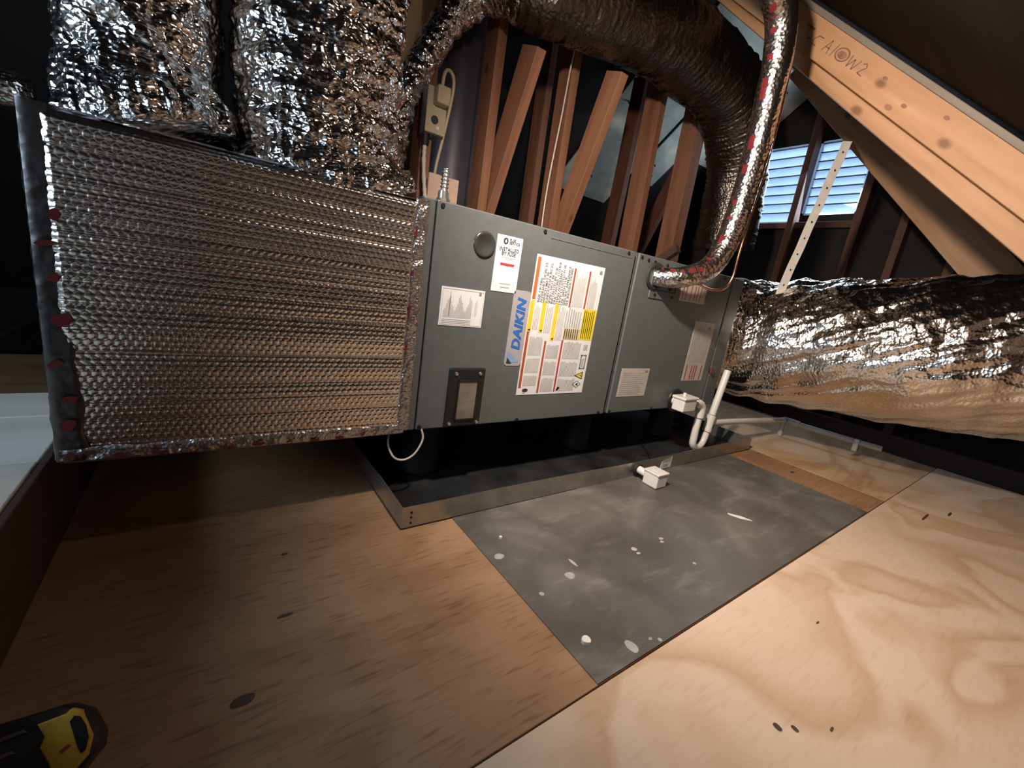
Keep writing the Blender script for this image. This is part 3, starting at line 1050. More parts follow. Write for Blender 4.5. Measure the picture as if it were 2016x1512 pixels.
# the installer's label
FL = (0.1755, 0.547, 0.2515, 0.6815)
ins = label_plate('installer_label', *FL, 'white', lab='white installer label with a red button')
L = Plate(*FL)
ring = [(0.33 + .095 * cos(t * pi / 10), 0.905 + .058 * sin(t * pi / 10)) for t in range(20)]
L.poly('inkblack', ring)
L.poly('white', [(0.33, .938), (.285, .895), (.33, .868), (.375, .895)], YP - .0003)
L.add('inkblack', text_mb("FUSE\nSERVICE", 0.0088, L.P(.47, .915, YP - .0002), (1, 0, 0), (0, 0, 1), lead=.8, bold=.0002))
L.add('inkblack', text_mb("INSTALLED\nBY FUSE", 0.0120, L.P(.50, .735, YP - .0002), (1, 0, 0), (0, 0, 1), lead=.85, bold=.0002, align='CENTER'))
L.rect('inkmid', .22, .615, .82, .622)
L.rect('inkmid', .38, .590, .68, .597)
L.rect('crimson', .22, .475, .78, .520)
L.poly('crimson', [(.46, .477), (.50, .462), (.54, .477)])
L.rect('inkmid', .28, .145, .74, .157)
L.rect('inkmid', .32, .075, .70, .098)
L.build(ins)

# logo badge, read from bottom to top
DL = (0.2475, 0.356, 0.303, 0.557)
bad = label_plate('logo_badge', *DL, 'silverlabel', .009, lab='silver badge with blue lettering')
L = Plate(*DL)
tm = text_mb("DAIKIN", 0.039, L.P(.76, .215, YP - .0003), (0, 0, 1), (-1, 0, 0), shear=.22, bold=.0015, spacing=1.05, xscale=1.0)
L.add('blue', tm)
L.poly('lightblue', [(.10, .045), (.82, .045), (.10, .20)])
L.poly('inkblack', [(.10, .030), (.42, .030), (.12, .115)], YP - .0003)
L.build(bad)

# small chart label
CL = (0.0435, 0.4525, 0.1605, 0.5425)
ch = label_plate('chart_label', *CL, 'white', lab='small white label printed with a grey chart')
L = Plate(*CL)
for i in range(26):
    a = .08 + i * .025
    hgt = .18 + .45 * (sin(i * .33) ** 2) * (0.6 + .4 * random.random())
    L.rect('inkmid', a, .22, a + .016, .22 + hgt)
L.hlines('inkmid', .06, .07, .75, .20, 3, .4, .05)
L.rect('inkmid', .20, .25, .215, .90)
L.rect('ink', .86, .86, .92, .94)
L.vlines('inkmid', .80, .3, .86, .8, 2, .4)
for e in ((.03, .03, .97, .04), (.03, .95, .97, .96), (.03, .03, .037, .96), (.963, .03, .97, .96)):
    L.rect('inkmid', *e)
L.build(ch)

# labels on the coil panel
def small_label(q, lab, bars):
    pl = label_plate('caution_label', *q, 'pinkwhite', lab=lab)
    L = Plate(*q)
    bars(L)
    L.build(pl)
def f1(L):
    for a in (.08, .20, .38, .53, .64, .77):
        L.rect('red', a, .08, a + .035, .92)
small_label((0.963, 0.600, 1.125, 0.664), 'pale label with red stripes half hidden by the foil line', f1)
def f2(L):
    for a in (.08, .32, .44, .55, .82):
        L.rect('red', a, .02, a + .05, .27)
    L.vlines('inkmid', .08, .32, .9, .93, 10, .5, .2)
    L.poly('ink', [(.75 + .06 * cos(t * pi / 4), .90 + .03 * sin(t * pi / 4)) for t in range(8)])
small_label((1.104, 0.302, 1.245, 0.536), 'tall pale label with red stripes at its foot', f2)
def f3(L):
    L.hlines('inkmid', .06, .08, .90, .9, 11, .5, .3)
    L.rect('ink', .84, .85, .93, .93)
small_label((0.736, 0.249, 0.888, 0.350), 'small pale data plate low on the coil panel', f3)

# suction plate around the refrigerant line
gp = obj('line_plate', MB().box((0.787, YF - .004, 0.592), (0.942, YF, 0.690), .002), 'cabinet', ah)
slot = MB()
slot.box((0.790, YF - .0052, 0.6195), (0.925, YF - .0038, 0.6220))
slot.box((0.9225, YF - .0052, 0.6195), (0.9255, YF - .0038, 0.652))
slot.cyl((0.893, YF - .0055, 0.636), (0.893, YF - .003, 0.636), .011, 12)
obj('slot', slot, 'void', gp)
ringm = MB()
rows = [[(0.80 + r * 1.05 * cos(2 * pi * k / 28), YF - .004 - h, 0.662 + r * sin(2 * pi * k / 28)) for k in range(28)] for r, h in ((.044, 0), (.044, .004), (.036, .005), (.030, .001))]
ringm.grid(rows, closed_u=True)
obj('grommet', ringm, 'rubber', gp, True)
for (x, z) in ((0.815, 0.605), (0.915, 0.605)):
    obj('screw', MB().cyl((x, YF - .007, z), (x, YF - .003, z), .005, 10), 'screw', gp)
# drain port
dp = MB()
rows = [[(1.095 + r * cos(2 * pi * k / 24), YF - h, 0.222 + r * sin(2 * pi * k / 24)) for k in range(24)] for r, h in ((.048, 0), (.046, .006), (.034, .007), (.028, .002), (.001, .001))]
dp.grid(rows, closed_u=True)
obj('drain_port', dp, 'black', ah, True)
# red capped sensor cord hanging in the seam
vb = MB().cyl((1.302, YF - .004, 0.335), (1.302, YF - .004, 0.352), .010, 10)
obj('red_plug', vb, 'darkred', ah, label='small red plug')

# ------------------------------------------------------------------ return plenum with bubble foil
PLX0, PLX1, PLZ0, PLZ1 = -0.588, -0.019, 0.196, 0.708
plen = thing('return_plenum', 'big silver bubble-foil box joined to the left end of the air handler', 'duct', (-0.30, 0.26, PLZ0))
obj('plenum_box', MB().box((PLX0, 0.0, PLZ0), (PLX1, 0.50, PLZ1), .004), 'tape', plen)
bands = []
zz = PLZ0 - .01
sgn = 1
while zz < PLZ1 + .05:
    bh = random.uniform(.016, .042)
    bands.append((zz, bh, sgn * random.uniform(.03, .14)))
    zz += bh
    sgn = -sgn
def flute(z, x):
    h = 0.0
    for z0, bh, t in bands:
        f_ = min(1.0, max(0.0, (z - z0) / bh))
        t2 = t * (0.55 + 0.9 * noise.noise(Vector((x * 2.4, z0 * 31, 2.7))))
        h += t2 * f_ * bh
        g_ = (z - z0) / .0013
        if abs(g_) < 3:
            h -= .0012 * math.exp(-g_ * g_)
    return h
bf = MB()
nx, nz = 330, 310
px, pz = 0.0118, 0.0118 * 0.866
rows = []
for j in range(nz + 1):
    z = PLZ0 + .002 + (PLZ1 - PLZ0 - .004) * j / nz
    row = []
    for i in range(nx + 1):
        x = PLX0 + .012 + (PLX1 - PLX0 - .020) * i / nx
        bx = x
        # column of overlapping sheet starts near the left third
        lap = 0.0003 if x > -0.405 + 0.001 * sin(z * 40) else 0.0
        rj = round(z / pz)
        best = 9
        for r in (rj - 1, rj, rj + 1):
            off = 0.5 * px if r % 2 else 0.0
            cx = round((bx - off) / px) * px + off
            d = (bx - cx) ** 2 + (z - r * pz) ** 2
            if d < best:
                best = d
        d = sqrt(best) / (px * 0.5)
        dome = 0.0014 * (1 - d ** 5) if d < 1 else 0.0
        zc = (z - 0.47) / 0.26
        wv = flute(z, x) + 0.007 * (1 - zc * zc) + 0.002 * noise.noise(Vector((x * 3, 5.3, z * 5))) - (0.03 * (-0.405 - x) if x < -0.405 else 0.0)
        cr_ = 0.0
        e = min(1.0, min(x - PLX0 - .012, PLX1 - .008 - x, z - PLZ0, PLZ1 - z) / 0.012)
        row.append((x, -0.0045 - e * (dome * (0.75 + 0.25 * noise.noise(Vector((x * 60, 1, z * 60)))) + wv + lap - cr_), z))
    rows.append(row)
bf.grid(rows)
obj('bubble_sheet', bf, 'bubble', plen, True, label='embossed silver bubble wrap facing')

def crinkled_strip(a, c, wdir, ndir, width, amp, seed, nl=120, nw=8, wob=0.15):
    a, c = Vector(a), Vector(c)
    wd, nd = Vector(wdir), Vector(ndir)
    rows = []
    for i in range(nl + 1):
        t = i / nl
        p = a.lerp(c, t)
        row = []
        for k in range(nw + 1):
            s = k / nw
            ww = width * (1 + wob * noise.noise(Vector((t * 14, seed, 0))) * (1 if k == nw else 0))
            q = p + wd * ww * s
            d = amp * ridged(q + Vector((seed, 0, 0)), 38, 3)
            if k in (0, nw):
                d = -0.001
            row.append(q + nd * d)
        rows.append(row)
    mb = MB()
    mb.grid(rows)
    return mb
F = (0, -1, 0)
tl = obj('foil_tape', crinkled_strip((PLX0 - .004, -.006, PLZ0 - .006), (PLX0 - .004, -.006, PLZ1 + .004), (1, 0, 0), F, .036, .0022, 1.0), 'tape_dull', plen, True)
tb = obj('foil_tape', crinkled_strip((PLX0, -.006, PLZ0 - .010), (PLX1, -.006, PLZ0 - .010), (0, 0, 1), F, .026, .005, 2.0), 'tape', plen, True)
trt = obj('foil_tape', crinkled_strip((PLX1 - .016, -.0075, PLZ0), (PLX1 - .016, -.0075, PLZ1 + .006), (1, 0, 0), F, .030, .005, 3.0), 'tape', plen, True)
tt = obj('foil_tape', crinkled_strip((PLX0, -.004, PLZ1 + .003), (PLX1, -.004, PLZ1 + .003), (0, 1, 0), (0, 0, 1), .05, .004, 4.0), 'tape', plen, True)
lt = obj('foil_tape', crinkled_strip((PLX0 - .006, .0, PLZ0 - .006), (PLX0 - .006, .0, PLZ1 + .004), (0, 1, 0), (-1, 0, 0), .05, .003, 5.0), 'tape_dull', plen, True)
def red_marks(n, fn, parent):
    for i in range(n):
        mb = MB()
        c, u, w = fn((i + .5) / n, i)
        pts = []
        for k in range(10):
            t = 2 * pi * k / 10
            r = 1 + .5 * noise.noise(Vector((i * 3.1 + cos(t), sin(t), 2.2)))
            pts.append(Vector(c) + Vector(u) * r * cos(t) + Vector(w) * r * sin(t))
        mb.poly(pts)
        obj('red_mark', mb, 'darkred', parent)
red_marks(7, lambda t, i: ((PLX0 + .016 + .007 * sin(i * 2.3), -.0122, PLZ0 + .03 + t * .38 + .012 * sin(i * 5.1)), (.009 + .003 * sin(i * 3.), 0, .002), (0, 0, .007 + .003 * cos(i * 2.))), tl)
red_marks(9, lambda t, i: ((PLX0 + .05 + t * (PLX1 - PLX0 - .12), -.0122, PLZ0 - .003 + .002 * sin(i * 1.7)), (.008 + .005 * sin(i * 2.2), 0, 0), (.003, 0, .0035)), tb)
red_marks(4, lambda t, i: ((PLX1 - .013, -.0133, PLZ0 + .16 + t * .33), (.0025, 0, 0), (0, 0, .012 + .006 * sin(i * 2.))), trt)
# draped foil cloth where the ducts meet the plenum top
# ------------------------------------------------------------------ ducts
def hoop(seed, a1=0.010, a2=0.006, f=26.0, shear=0.0):
    def d(L, th, p):
        q = Vector((cos(th) * .8, sin(th) * .8, L * 4.0 + seed))
        big_ = a1 * noise.noise(q * 1.6)
        hp = a2 * noise.noise(Vector((L * f + shear * th, seed, th * 1.1)))
        c1 = a2 * 1.1 * ridged(p + Vector((seed, seed, 0)), 15, 2)
        c2 = a2 * .50 * ridged(p + Vector((0, seed, 0)), 48, 2)
        # gathers at the foot, where the jacket is tied off
        g = math.exp(-(L / .09) ** 2)
        return big_ + hp + c1 + c2 + .020 * g * ridged(Vector((cos(th) * 2.6, sin(th) * 2.6, L * 3 + seed)), 1.7, 2)
    return d

d1 = MB().tube([(-0.450, 0.150, 0.711), (-0.458, 0.155, 0.735), (-0.470, 0.172, 0.80), (-0.474, 0.19, 0.95), (-0.48, 0.21, 1.15), (-0.48, 0.23, 1.40)], [.106, .112, .103, .107, .113, .116], 190, hoop(1.3, .012, .008, 20, 2.2), sub=46)
tag(obj('flex_duct', d1, 'duct', origin=(-0.47, .17, .711), smooth=True), 'left crinkled silver flex duct rising from the bubble-foil box', 'duct', 'silver flex ducts on the plenum')
d2 = MB().tube([(-0.175, 0.185, 0.711), (-0.180, 0.182, 0.728), (-0.186, 0.180, 0.79), (-0.190, 0.18, 0.95), (-0.193, 0.18, 1.15), (-0.19, 0.19, 1.40)], [.178, .170, .146, .150, .152, .152], 220, hoop(6.1, .010, .010, 30), sub=46)
tag(obj('flex_duct', d2, 'duct', origin=(-0.185, .19, .711), smooth=True), 'right, wider crinkled silver flex duct rising from the bubble-foil box', 'duct', 'silver flex ducts on the plenum')

# arching dark duct
arch = [(0.36, 0.49, 1.49), (0.50, 0.42, 1.485), (0.70, 0.40, 1.53), (1.0, 0.40, 1.585), (1.30, 0.40, 1.60), (1.58, 0.40, 1.565), (1.76, 0.41, 1.44), (1.86, 0.42, 1.27), (1.91, 0.43, 0.92)]
ar = [.080, .115, .130, .140, .148, .148, .148, .145, .15]
def fur(L, th, p):
    w = noise.noise(Vector((L * 95, th * 1.6, 0)))
    return .008 * noise.noise(p * 9) + .005 * w * abs(w) * 3 + .002 * ridged(p, 40, 2)
ad = thing('arching_duct', 'dark crinkled flex duct arching overhead in front of the studs', 'duct', (0.9, 0.4, 1.2))
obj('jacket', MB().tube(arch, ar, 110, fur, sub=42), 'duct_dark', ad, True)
br_ = [(0.11, 0.62, 0.80), (0.14, 0.62, 1.08), (0.237, 0.60, 1.32), (0.315, 0.56, 1.435), (0.375, 0.50, 1.485), (0.44, 0.44, 1.49)]
obj('foil_sleeve', MB().tube(br_, [.036, .040, .045, .056, .084, .104], 90, lambda L, th, p: .010 * noise.noise(Vector((L * 42, th * 1.1, 4))) + .006 * ridged(p, 40, 2), sub=40), 'duct_lit', ad, True, label='silver foil branch of the duct turning down')

# dark vent pipe behind the outlet
vp = MB().tube([(0.47, 0.92, -0.0), (0.47, 0.92, 1.75)], [.115, .115], 48, sub=30, disp=lambda L, th, p: .0012 * sin(L * 160))
tag(obj('vent_pipe', vp, 'vent', origin=(0.47, .92, 0), smooth=True), 'dark blue-grey vertical vent pipe behind the outlet box', 'pipe')

# small silver duct at the far left
sd = MB().tube([(-2.28, 0.50, 0.80), (-1.15, 0.50, 0.80), (-0.85, 0.50, 0.803), (-0.70, 0.50, 0.805), (-0.675, .50, .806)], [.030, .030, .030, .026, .006], 40, hoop(3.3, .006, .006, 60), sub=14)
tag(obj('foil_duct_end', sd, 'duct', origin=(-0.85, .5, .8), smooth=True), 'small silver duct end poking out of the dark at the far left', 'duct')

# supply duct: taped collar, then fat flex duct turning to the right foreground
sup = thing('supply_duct', 'fat silver flex duct leaving the right end of the air handler', 'duct', (1.7, -0.2, 0.3))
col_ = MB()
rows = []
for i in range(61):
    t = i / 60
    x = 1.386 + 0.135 * t
    row = []
    for k in range(360):
        th = 2 * pi * k / 360
        cx, cz = cos(th), sin(th)
        ex = 0.35 + 0.55 * t
        sx = math.copysign(abs(cx) ** ex, cx)
        sz = math.copysign(abs(cz) ** ex, cz)
        hw = 0.262 - .01 * t
        p = Vector((x, 0.267 + hw * sx - 0.02 * t, 0.452 + hw * .98 * sz))
        amp = 0.004 + .014 * min(1, t * 2)
        p += Vector((0.2 * cx, cx, cz)) * amp * (ridged(p, 26, 3) - .6 * t * t)
        row.append(p)
    rows.append(row)
col_.grid(rows, closed_u=True)
obj('collar', col_, 'supply', sup, True)
SP = [(1.53, 0.27, 0.452), (1.64, 0.235, 0.455), (1.76, 0.09, 0.472), (1.83, -0.11, 0.492), (1.88, -0.34, 0.52), (1.93, -0.62, 0.555), (1.99, -0.88, 0.60), (2.07, -1.14, 0.64)]
SR = [.180, .218, .258, .278, .280, .278, .278, .280]
def supd(L, th, p):
    g = math.exp(-(max(0.0, L - .03) / 0.28) ** 2)
    tw = th + L * 1.1
    pleat = g * (.013 * (abs(sin(tw * 8 + 2.5 * noise.noise(Vector((cos(tw) * 2, sin(tw) * 2, 7))))) - .5) + .014 * ridged(Vector((cos(tw) * 3.0, sin(tw) * 3.0, L * 1.2)), 1.9, 2))
    folds = .015 * noise.noise(Vector((L * 12 + th * .5, th * .7, 1.7))) * (1 - .8 * g)
    long_ = .013 * ridged(Vector((cos(th + L * 1.4) * 1.6, sin(th + L * 1.4) * 1.6, L * .8 + 4)), 2.3, 2)
    up = min(1.0, max(0.12, 0.55 + (p.z - 0.52) * 3.0))
    return pleat + folds + long_ + up * (.008 * ridged(p, 19, 3) + .003 * ridged(p, 55, 2))
sb_ = MB().tube(SP, SR, 240, supd, sub=44)
obj('flex_sleeve', sb_, 'supply', sup, True)

# ------------------------------------------------------------------ refrigerant line
RP = [(0.80, -0.006, 0.661), (0.825, -0.052, 0.664), (0.86, -0.078, 0.674), (0.91, -0.095, 0.694), (0.955, -0.105, 0.728), (0.985, -0.112, 0.79), (1.000, -0.118, 0.88), (1.004, -0.125, 1.02), (0.985, -0.135, 1.18), (0.960, -0.140, 1.32), (0.935, -0.140, 1.395), (0.88, -0.135, 1.44), (0.78, -0.12, 1.47), (0.62, -0.05, 1.53)]
RR = [.030, .031, .033, .034, .034, .035, .036, .037, .037, .038, .040, .040, .036, .034]
line = thing('refrigerant_line', 'foil-wrapped refrigerant line rising from the coil cabinet with red tape print', 'pipe', (0.99, -0.1, 0.66))
def lined(L, th, p):
    return .0016 * ridged(p, 30, 2) + .003 * noise.noise(p * 14)
rl = MB().tube(RP, RR, 40, lined, sub=22)
obj('foil_wrap', rl, 'line', line, True)
pts, rad = resample(RP, RR, 22)
fr_ = frames_of(pts)
# red print strip that spirals on the left side
tot = len(pts)
i = 8
ridx = 0
while i < tot - 20:
    ln = 3 + int(8 * random.random())
    mb = MB()
    rows = []
    for k in range(i, i + ln):
        t, u, w = fr_[k]
        base = (-RX * 0.82 - RZ * 0.57) if k > 70 else (Vector((0, -0.75, 0.55)))
        base = (base - t * base.dot(t)).normalized()
        side = t.cross(base)
        row = []
        for s in (-.22, -.07, .07, .22):
            dd = base * cos(s) + side * sin(s)
            rr = rad[k] + max(0.0, lined(0, 0, pts[k] + dd * rad[k])) + .0006
            row.append(pts[k] + dd * rr)
        rows.append(row)
    mb.grid(rows)
    obj('red_print', mb, 'linered', line, True)
    i += ln + 4 + int(9 * random.random())
# copper tube along the line
cp = [(0.90, -0.100, 0.660), (0.955, -0.118, 0.648), (1.015, -0.128, 0.658), (1.040, -0.135, 0.70), (1.036, -0.138, 0.77), (1.037, -0.142, 0.88), (1.042, -0.148, 1.02), (1.023, -0.158, 1.18), (0.998, -0.163, 1.32), (0.970, -0.166, 1.40)]
ct = MB().tube(cp, .0042, 10, sub=10)
tag(obj('copper_tube', ct, 'copper', origin=(0.95, -.12, .65), smooth=True), 'thin copper tube curving below and alongside the foil-wrapped line', 'pipe')

# ------------------------------------------------------------------ condensate drain
dr = thing('condensate_drain', 'white plastic condensate trap and pipe at the right end of the air handler', 'pipe', (1.24, -0.06, 0.02))
YD = -0.055
def ptube(name, path, r, mat='pvc', sub=8, seg=18, lab=None):
    return obj(name, MB().tube(path, r, seg, sub=sub), mat, dr, True, auto=50, label=lab)
ptube('nipple', [(1.075, -.004, 0.224), (1.075, YD, 0.224)], .0145, sub=1)
fsb = obj('overflow_switch', MB().box((1.035, YD - .028, 0.200), (1.118, YD + .022, 0.248), .004), 'pvc', dr, label='boxy white overflow switch')
obj('switch_lid', MB().box((1.030, YD - .032, 0.246), (1.123, YD + .026, 0.256), .003), 'pvc', fsb)
obj('switch_post', MB().cyl((1.07, YD, 0.255), (1.07, YD, 0.268), .006, 10), 'pvc', fsb)
ptube('pipe', [(1.118, YD - .004, 0.222), (1.16, YD - .004, 0.222)], .0125, sub=1)
ptube('elbow', [(1.150, YD - .004, 0.222), (1.175, YD - .004, 0.222), (1.194, YD - .005, 0.213), (1.203, YD - .006, 0.196), (1.203, YD - .006, 0.162)], .0175)
ptube('trap', [(1.203, YD - .006, 0.168), (1.203, YD - .006, 0.080), (1.210, YD - .006, 0.045), (1.240, YD - .006, 0.028), (1.275, YD - .006, 0.040), (1.292, YD - .004, 0.070), (1.300, YD - .002, 0.10)], .0140, sub=10)
ptube('tee', [(1.299, YD - .002, 0.092), (1.315, YD + .002, 0.163)], .0178, sub=1)
ptube('vent_stack', [(1.314, YD + .002, 0.158), (1.368, YD + .012, 0.352)], .0140, sub=1, lab='open vent pipe standing up from the tee')
obj('pipe_bore', MB().cyl((1.368, YD + .012, 0.3521), (1.3683, YD + .0121, 0.3527), .011, 14), 'void', dr)
for (a, c) in (((1.2025, YD - .006, 0.1615), (1.2025, YD - .006, 0.1640)), ((1.298, YD - .002, 0.0900), (1.2987, YD - .002, 0.0925)), ((1.3148, YD + .002, 0.1615), (1.3154, YD + .002, 0.1640))):
    obj('joint_ring', MB().cyl(a, c, .0181, 18), 'ink', dr)
ptube('pipe', [(1.312, YD + .004, 0.127), (1.70, YD + .005, 0.108), (2.07, -.055, 0.086)], .0130, sub=3)
ptube('elbow', [(2.055, -.056, 0.086), (2.085, -.060, 0.084), (2.100, -.085, 0.082), (2.105, -.12, 0.080)], .0175, 'pvc_grey')
ptube('pipe', [(2.104, -.11, 0.080), (2.135, -.33, 0.078), (2.165, -.45, 0.076)], .0130, 'pvc_grey', sub=3, lab='grey far run of the drain pipe')
obj('pipe_clamp', MB().box((2.128, -.372, 0.030), (2.158, -.348, 0.092), .003), 'galv', dr)
ptube('pipe_foot', [(2.072, -.056, 0.001), (2.072, -.056, 0.07)], .012, 'pvc_grey', sub=1)
# hand marks on trap and tee
hm = MB()
def mark(x, z, w, h, y, k=0.0):
    hm.quad((x - w, y, z - h), (x + w, y, z - h + k), (x + w, y, z + h + k), (x - w, y, z + h))
yt = YD - .006 - .0146
for q in range(6):
    mark(1.2035, 0.151 - q * .007, .0013, .0030, yt, .001)
    mark(1.197, 0.150 - q * .0075, .0010, .0022, yt + .001, .001)
mark(1.2035, 0.103, .0045, .0008, yt)
mark(1.2035, 0.111, .0045, .0008, yt)
mark(1.1995, 0.107, .0008, .0045, yt)
mark(1.2075, 0.107, .0008, .0045, yt)
yt2 = YD - .0185
for q in range(5):
    mark(1.3045 + q * .0012, 0.105 + q * .010, .0014, .0034, yt2, .001)
    mark(1.3115 + q * .0012, 0.108 + q * .009, .0008, .0026, yt2 + .001, .001)
obj('hand_marking', hm, 'inkblack', dr, label='black printed marks', kind='stuff')

# second float switch clipped on the pan
fs = thing('float_switch', 'small white float switch box clipped outside the drain pan front', 'switch', (0.80, -0.185, 0))
obj('switch_box', MB().box((0.757, -0.218, 0.003), (0.812, -0.163, 0.050), .004), 'pvc', fs)
obj('lid', MB().box((0.755, -0.220, 0.047), (0.814, -0.161, 0.053), .002), 'pvc', fs)
obj('pipe_stub', MB().cyl((0.772, -0.165, 0.031), (0.772, -0.128, 0.033), .0125, 18), 'pvc', fs, True, auto=50)
obj('gasket', MB().cyl((0.772, -0.134, 0.033), (0.772, -0.1215, 0.033), .018, 18), 'rubber', fs, True, auto=50)
for y in (-0.205, -0.19):
    obj('terminal', MB().cyl((0.814, y, 0.042), (0.821, y, 0.042), .003, 8), 'white', fs)
wl = MB().tube([(0.775, -0.115, 0.060), (0.80, -0.10, 0.066), (0.85, -0.09, 0.055), (0.93, -0.06, 0.025), (1.0, 0.0, 0.010), (1.08, 0.1, 0.010)], .0022, 8, sub=8)
obj('lead_wire', wl, 'black', fs, True)

# ------------------------------------------------------------------ wiring
cb = MB().tube([(0.030, -0.002, 0.194), (0.035, -0.006, 0.165), (0.018, -0.004, 0.128), (-0.008, 0.0, 0.113), (-0.032, 0.005, 0.122), (-0.042, 0.02, 0.15), (-0.03, 0.05, 0.178), (-0.01, 0.08, 0.188)], .0026, 8, sub=10)
tag(obj('white_cable', cb, 'cable', origin=(0, 0, .12), smooth=True), 'short white cable looping below the left end of the air handler', 'cable')
ww = MB().tube([(0.80, 0.575, 1.60), (0.778, 0.575, 1.45), (0.765, 0.57, 1.25), (0.752, 0.57, 1.05), (0.748, 0.57, 0.90), (0.755, 0.57, 0.70)], .0034, 8, sub=10)
tag(obj('thermostat_wire', ww, 'cable', origin=(0.75, .57, .7), smooth=True), 'thin pale wire hanging straight down behind the air handler', 'cable')

ob = thing('outlet_box', 'beige electrical outlet box with a plug mounted on the leftmost stud', 'outlet', (0.23, 0.575, 1.05))
obj('box', MB().box((0.196, 0.555, 1.010), (0.262, 0.602, 1.150), .004), 'galv', ob)
obj('cover_plate', MB().box((0.194, 0.548, 1.012), (0.264, 0.556, 1.148), .003), 'beige', ob)
plg = obj('plug', MB().box((0.212, 0.512, 1.094), (0.258, 0.549, 1.148), .006), 'beige', ob)
obj('socket', MB().cyl((0.224, 0.5465, 1.052), (0.224, 0.549, 1.052), .013, 12), 'inkblack', ob)
obj('indicator', MB().cyl((0.236, 0.545, 1.030), (0.236, 0.549, 1.030), .006, 10), 'white', ob)
obj('connector', MB().cyl((0.208, 0.572, 0.975), (0.208, 0.572, 1.011), .012, 14, .014), 'screw', ob)
cd1 = MB().tube([(0.208, 0.572, 0.980), (0.206, 0.565, 0.93), (0.210, 0.555, 0.86), (0.216, 0.53, 0.77), (0.222, 0.50, 0.715)], .0065, 10, sub=10, disp=lambda L, th, p: .0010 * sin(L * 900))
obj('conduit', cd1, 'cable', ob, True)
cd2 = MB().tube([(0.232, 0.53, 1.148), (0.236, 0.53, 1.185), (0.252, 0.54, 1.205), (0.276, 0.55, 1.195), (0.284, 0.56, 1.15), (0.272, 0.575, 1.02), (0.262, 0.59, 0.92), (0.264, 0.60, 0.84)], .0055, 10, sub=10)
obj('cord', cd2, 'beige', ob, True)
bb = obj('plate_board', MB().box((0.222, 0.545, 0.50), (0.335, 0.56, 0.893), .002), 'beigeboard', origin=(0.28, .55, .5))
tag(bb, 'pinkish beige board standing behind the air handler\'s left end', 'board')
cf = thing('conduit_fitting', 'silver ribbed conduit fitting on top of the air handler\'s left corner', 'fitting', (0.055, 0.06, AZ1))
obj('locknut', MB().cyl((0.055, 0.06, 0.7232), (0.055, 0.06, 0.736), .017, 8), 'steel', cf)
obj('body', MB().cyl((0.055, 0.06, 0.736), (0.055, 0.06, 0.752), .013, 14), 'steel', cf, True, auto=40)
th_ = MB().tube([(0.055, 0.06, 0.752), (0.056, 0.06, 0.80)], .0085, 14, sub=40, disp=lambda L, th, p: .0016 * sin(L * 800))
obj('thread', th_, 'steel', cf, True)

wt = MB().tube([(1.36, 0.02, 0.7265), (1.42, 0.01, 0.730), (1.48, 0.0, 0.722), (1.54, -0.02, 0.716)], .0022, 8, sub=6)
tag(obj('lead_wire', wt, 'white', origin=(1.4, 0, .725), smooth=True), 'thin white wire over the top right corner of the air handler', 'cable')
# hanger strap
hs = thing('hanger_strap', 'perforated metal hanger strap holding the foil supply duct', 'strap', (1.65, -0.05, 0.72))
sm = MB()
a, c = Vector((1.65, -0.120, 1.30)), Vector((1.65, -0.035, 0.70))
top = Vector((2.205, 0.085, 1.495))
wv_ = Vector((0.022, -0.030, 0)).normalized() * .016
n_ = 24
rows = []
for i in range(n_ + 1):
    t = i / n_
    p = a.lerp(c, t) + Vector((-.4, -.5, 0)) * (.003 * sin(t * 21))
    rows.append([p - wv_, p + wv_])
rows.insert(0, [top - wv_, top + wv_])
sm.grid(rows)
k0 = len(sm.v)
sm.v += [v + Vector((.0012, .0010, 0)) for v in sm.v[:k0]]
sm.f += [tuple(reversed([i + k0 for i in f])) for f in sm.f]
obj('strap', sm, 'strap', hs)
for i in range(9):
    p = a.lerp(c, (i + .6) / 9.2) + Vector((-.4, -.5, 0)) * .0045
    hm2 = MB()
    nd = Vector((-.8, -.6, 0))
    u_ = wv_.normalized()
    hm2.poly([p + u_ * .0032 * cos(2 * pi * k / 8) + Vector((0, 0, .0042)) * sin(2 * pi * k / 8) for k in range(8)])
    obj('hole', hm2, 'screw', hs)

# ------------------------------------------------------------------ left: raised lumber ledge
lg = thing('lumber_ledge', 'pale boards on a dark joist edge at the far left, lit by daylight', 'platform', (-0.9, 0.1, 0))
board('joist', (-0.621, -1.6, 0.083), (-0.621, 0.47, 0.083), 0.166, 0.012, (0, 0, 1), 'joist', None, parent=lg)
y = -0.62
for k, wdt in enumerate((0.235, 0.14, 0.12, 0.185, 0.235, 0.17)):
    o_ = board('plank', (-1.65, y + wdt / 2, 0.157 + .002 * (k % 2)), (-0.6275, y + wdt / 2, 0.157 + .002 * (k % 2)), wdt - .003, 0.019, (0, 1, 0), 'lumber', None, parent=lg)
    y += wdt

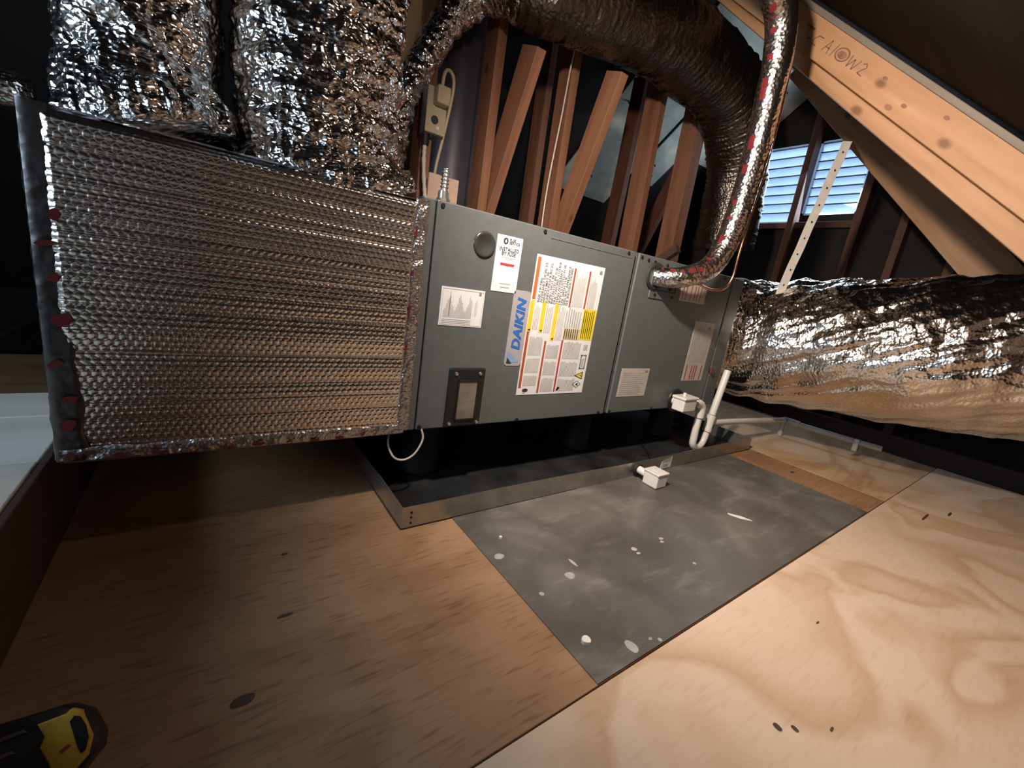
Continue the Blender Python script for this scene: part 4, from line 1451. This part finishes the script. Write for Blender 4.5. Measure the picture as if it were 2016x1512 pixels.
# ------------------------------------------------------------------ cordless tool in the near left corner
tl_ = thing('cordless_tool', 'black and yellow cordless power tool lying in the near left corner', 'tool', (-0.55, -0.44, 0.004))
TN = Vector((0, -0.7071, 0.7071))
TV = Vector((0, 0.7071, 0.7071))
T0 = Vector((-0.5, -0.44, 0.085))
def TP(u, v, h=0.0):
    return T0 + Vector((u, 0, 0)) + TV * v + TN * h
def tool_shape(outline, h0, h1, bev=0.004):
    bm = bmesh.new()
    vs = [bm.verts.new(TP(u, v, h0)) for u, v in outline]
    f = bm.faces.new(vs)
    r = bmesh.ops.extrude_face_region(bm, geom=[f])
    for e in r['geom']:
        if isinstance(e, bmesh.types.BMVert):
            e.co += TN * (h1 - h0)
    bmesh.ops.recalc_face_normals(bm, faces=bm.faces)
    top_e = [e for e in bm.edges if all(((v.co - T0).dot(TN) - h1) ** 2 < 1e-8 for v in e.verts)]
    bmesh.ops.bevel(bm, geom=top_e, offset=bev, segments=3, affect='EDGES', profile=0.5)
    mb = MB()
    mb.add_bm(bm)
    return mb
shell = [(-0.20, -0.035), (-0.20, 0.035), (-0.055, 0.033), (-0.016, 0.032), (0.001, 0.020), (0.0115, -0.004), (0.011, -0.018), (0.0, -0.030), (-0.012, -0.040), (-0.05, -0.045)]
obj('housing', tool_shape(shell, -0.062, -0.002, .010), 'black', tl_, True, auto=50)
yel = [(-0.031, 0.0225), (-0.012, 0.0235), (-0.008, 0.0265), (-0.001, 0.022), (0.0085, -0.003), (0.0065, -0.0175), (-0.002, -0.026), (-0.016, -0.034), (-0.020, -0.014), (-0.0275, 0.002), (-0.025, 0.010), (-0.0285, 0.017)]
ys = obj('yellow_shell', tool_shape(yel, -0.012, 0.0008, .0018), 'tool_yellow', tl_, True, auto=50)
ov = [(-0.0085, 0.0155), (-0.0055, 0.0195), (-0.0015, 0.0175), (0.0035, 0.008), (0.006, -0.003), (0.0045, -0.013), (0.0015, -0.0145), (-0.0015, -0.008)]
obj('grip_opening', tool_shape(ov, -0.003, 0.0014, .0004), 'void', ys)
obj('switch_slot', tool_shape([(-0.014, -0.006), (-0.008, -0.0025), (-0.006, -0.005), (-0.012, -0.009)], -0.003, 0.0014, .0003), 'crimson', ys)
for k in range(3):
    v0 = 0.016 - k * .014
    obj('rib', tool_shape([(-0.19, v0 - .006), (-0.19, v0), (-0.040 - .006 * k, v0 + .006), (-0.037 - .006 * k, v0 + .003)], -0.006, 0.0015, .0006), 'tool_grey', tl_)
obj('battery_foot', MB().box((-0.70, -0.46, 0.0045), (-0.515, -0.385, 0.060), .006), 'black', tl_)
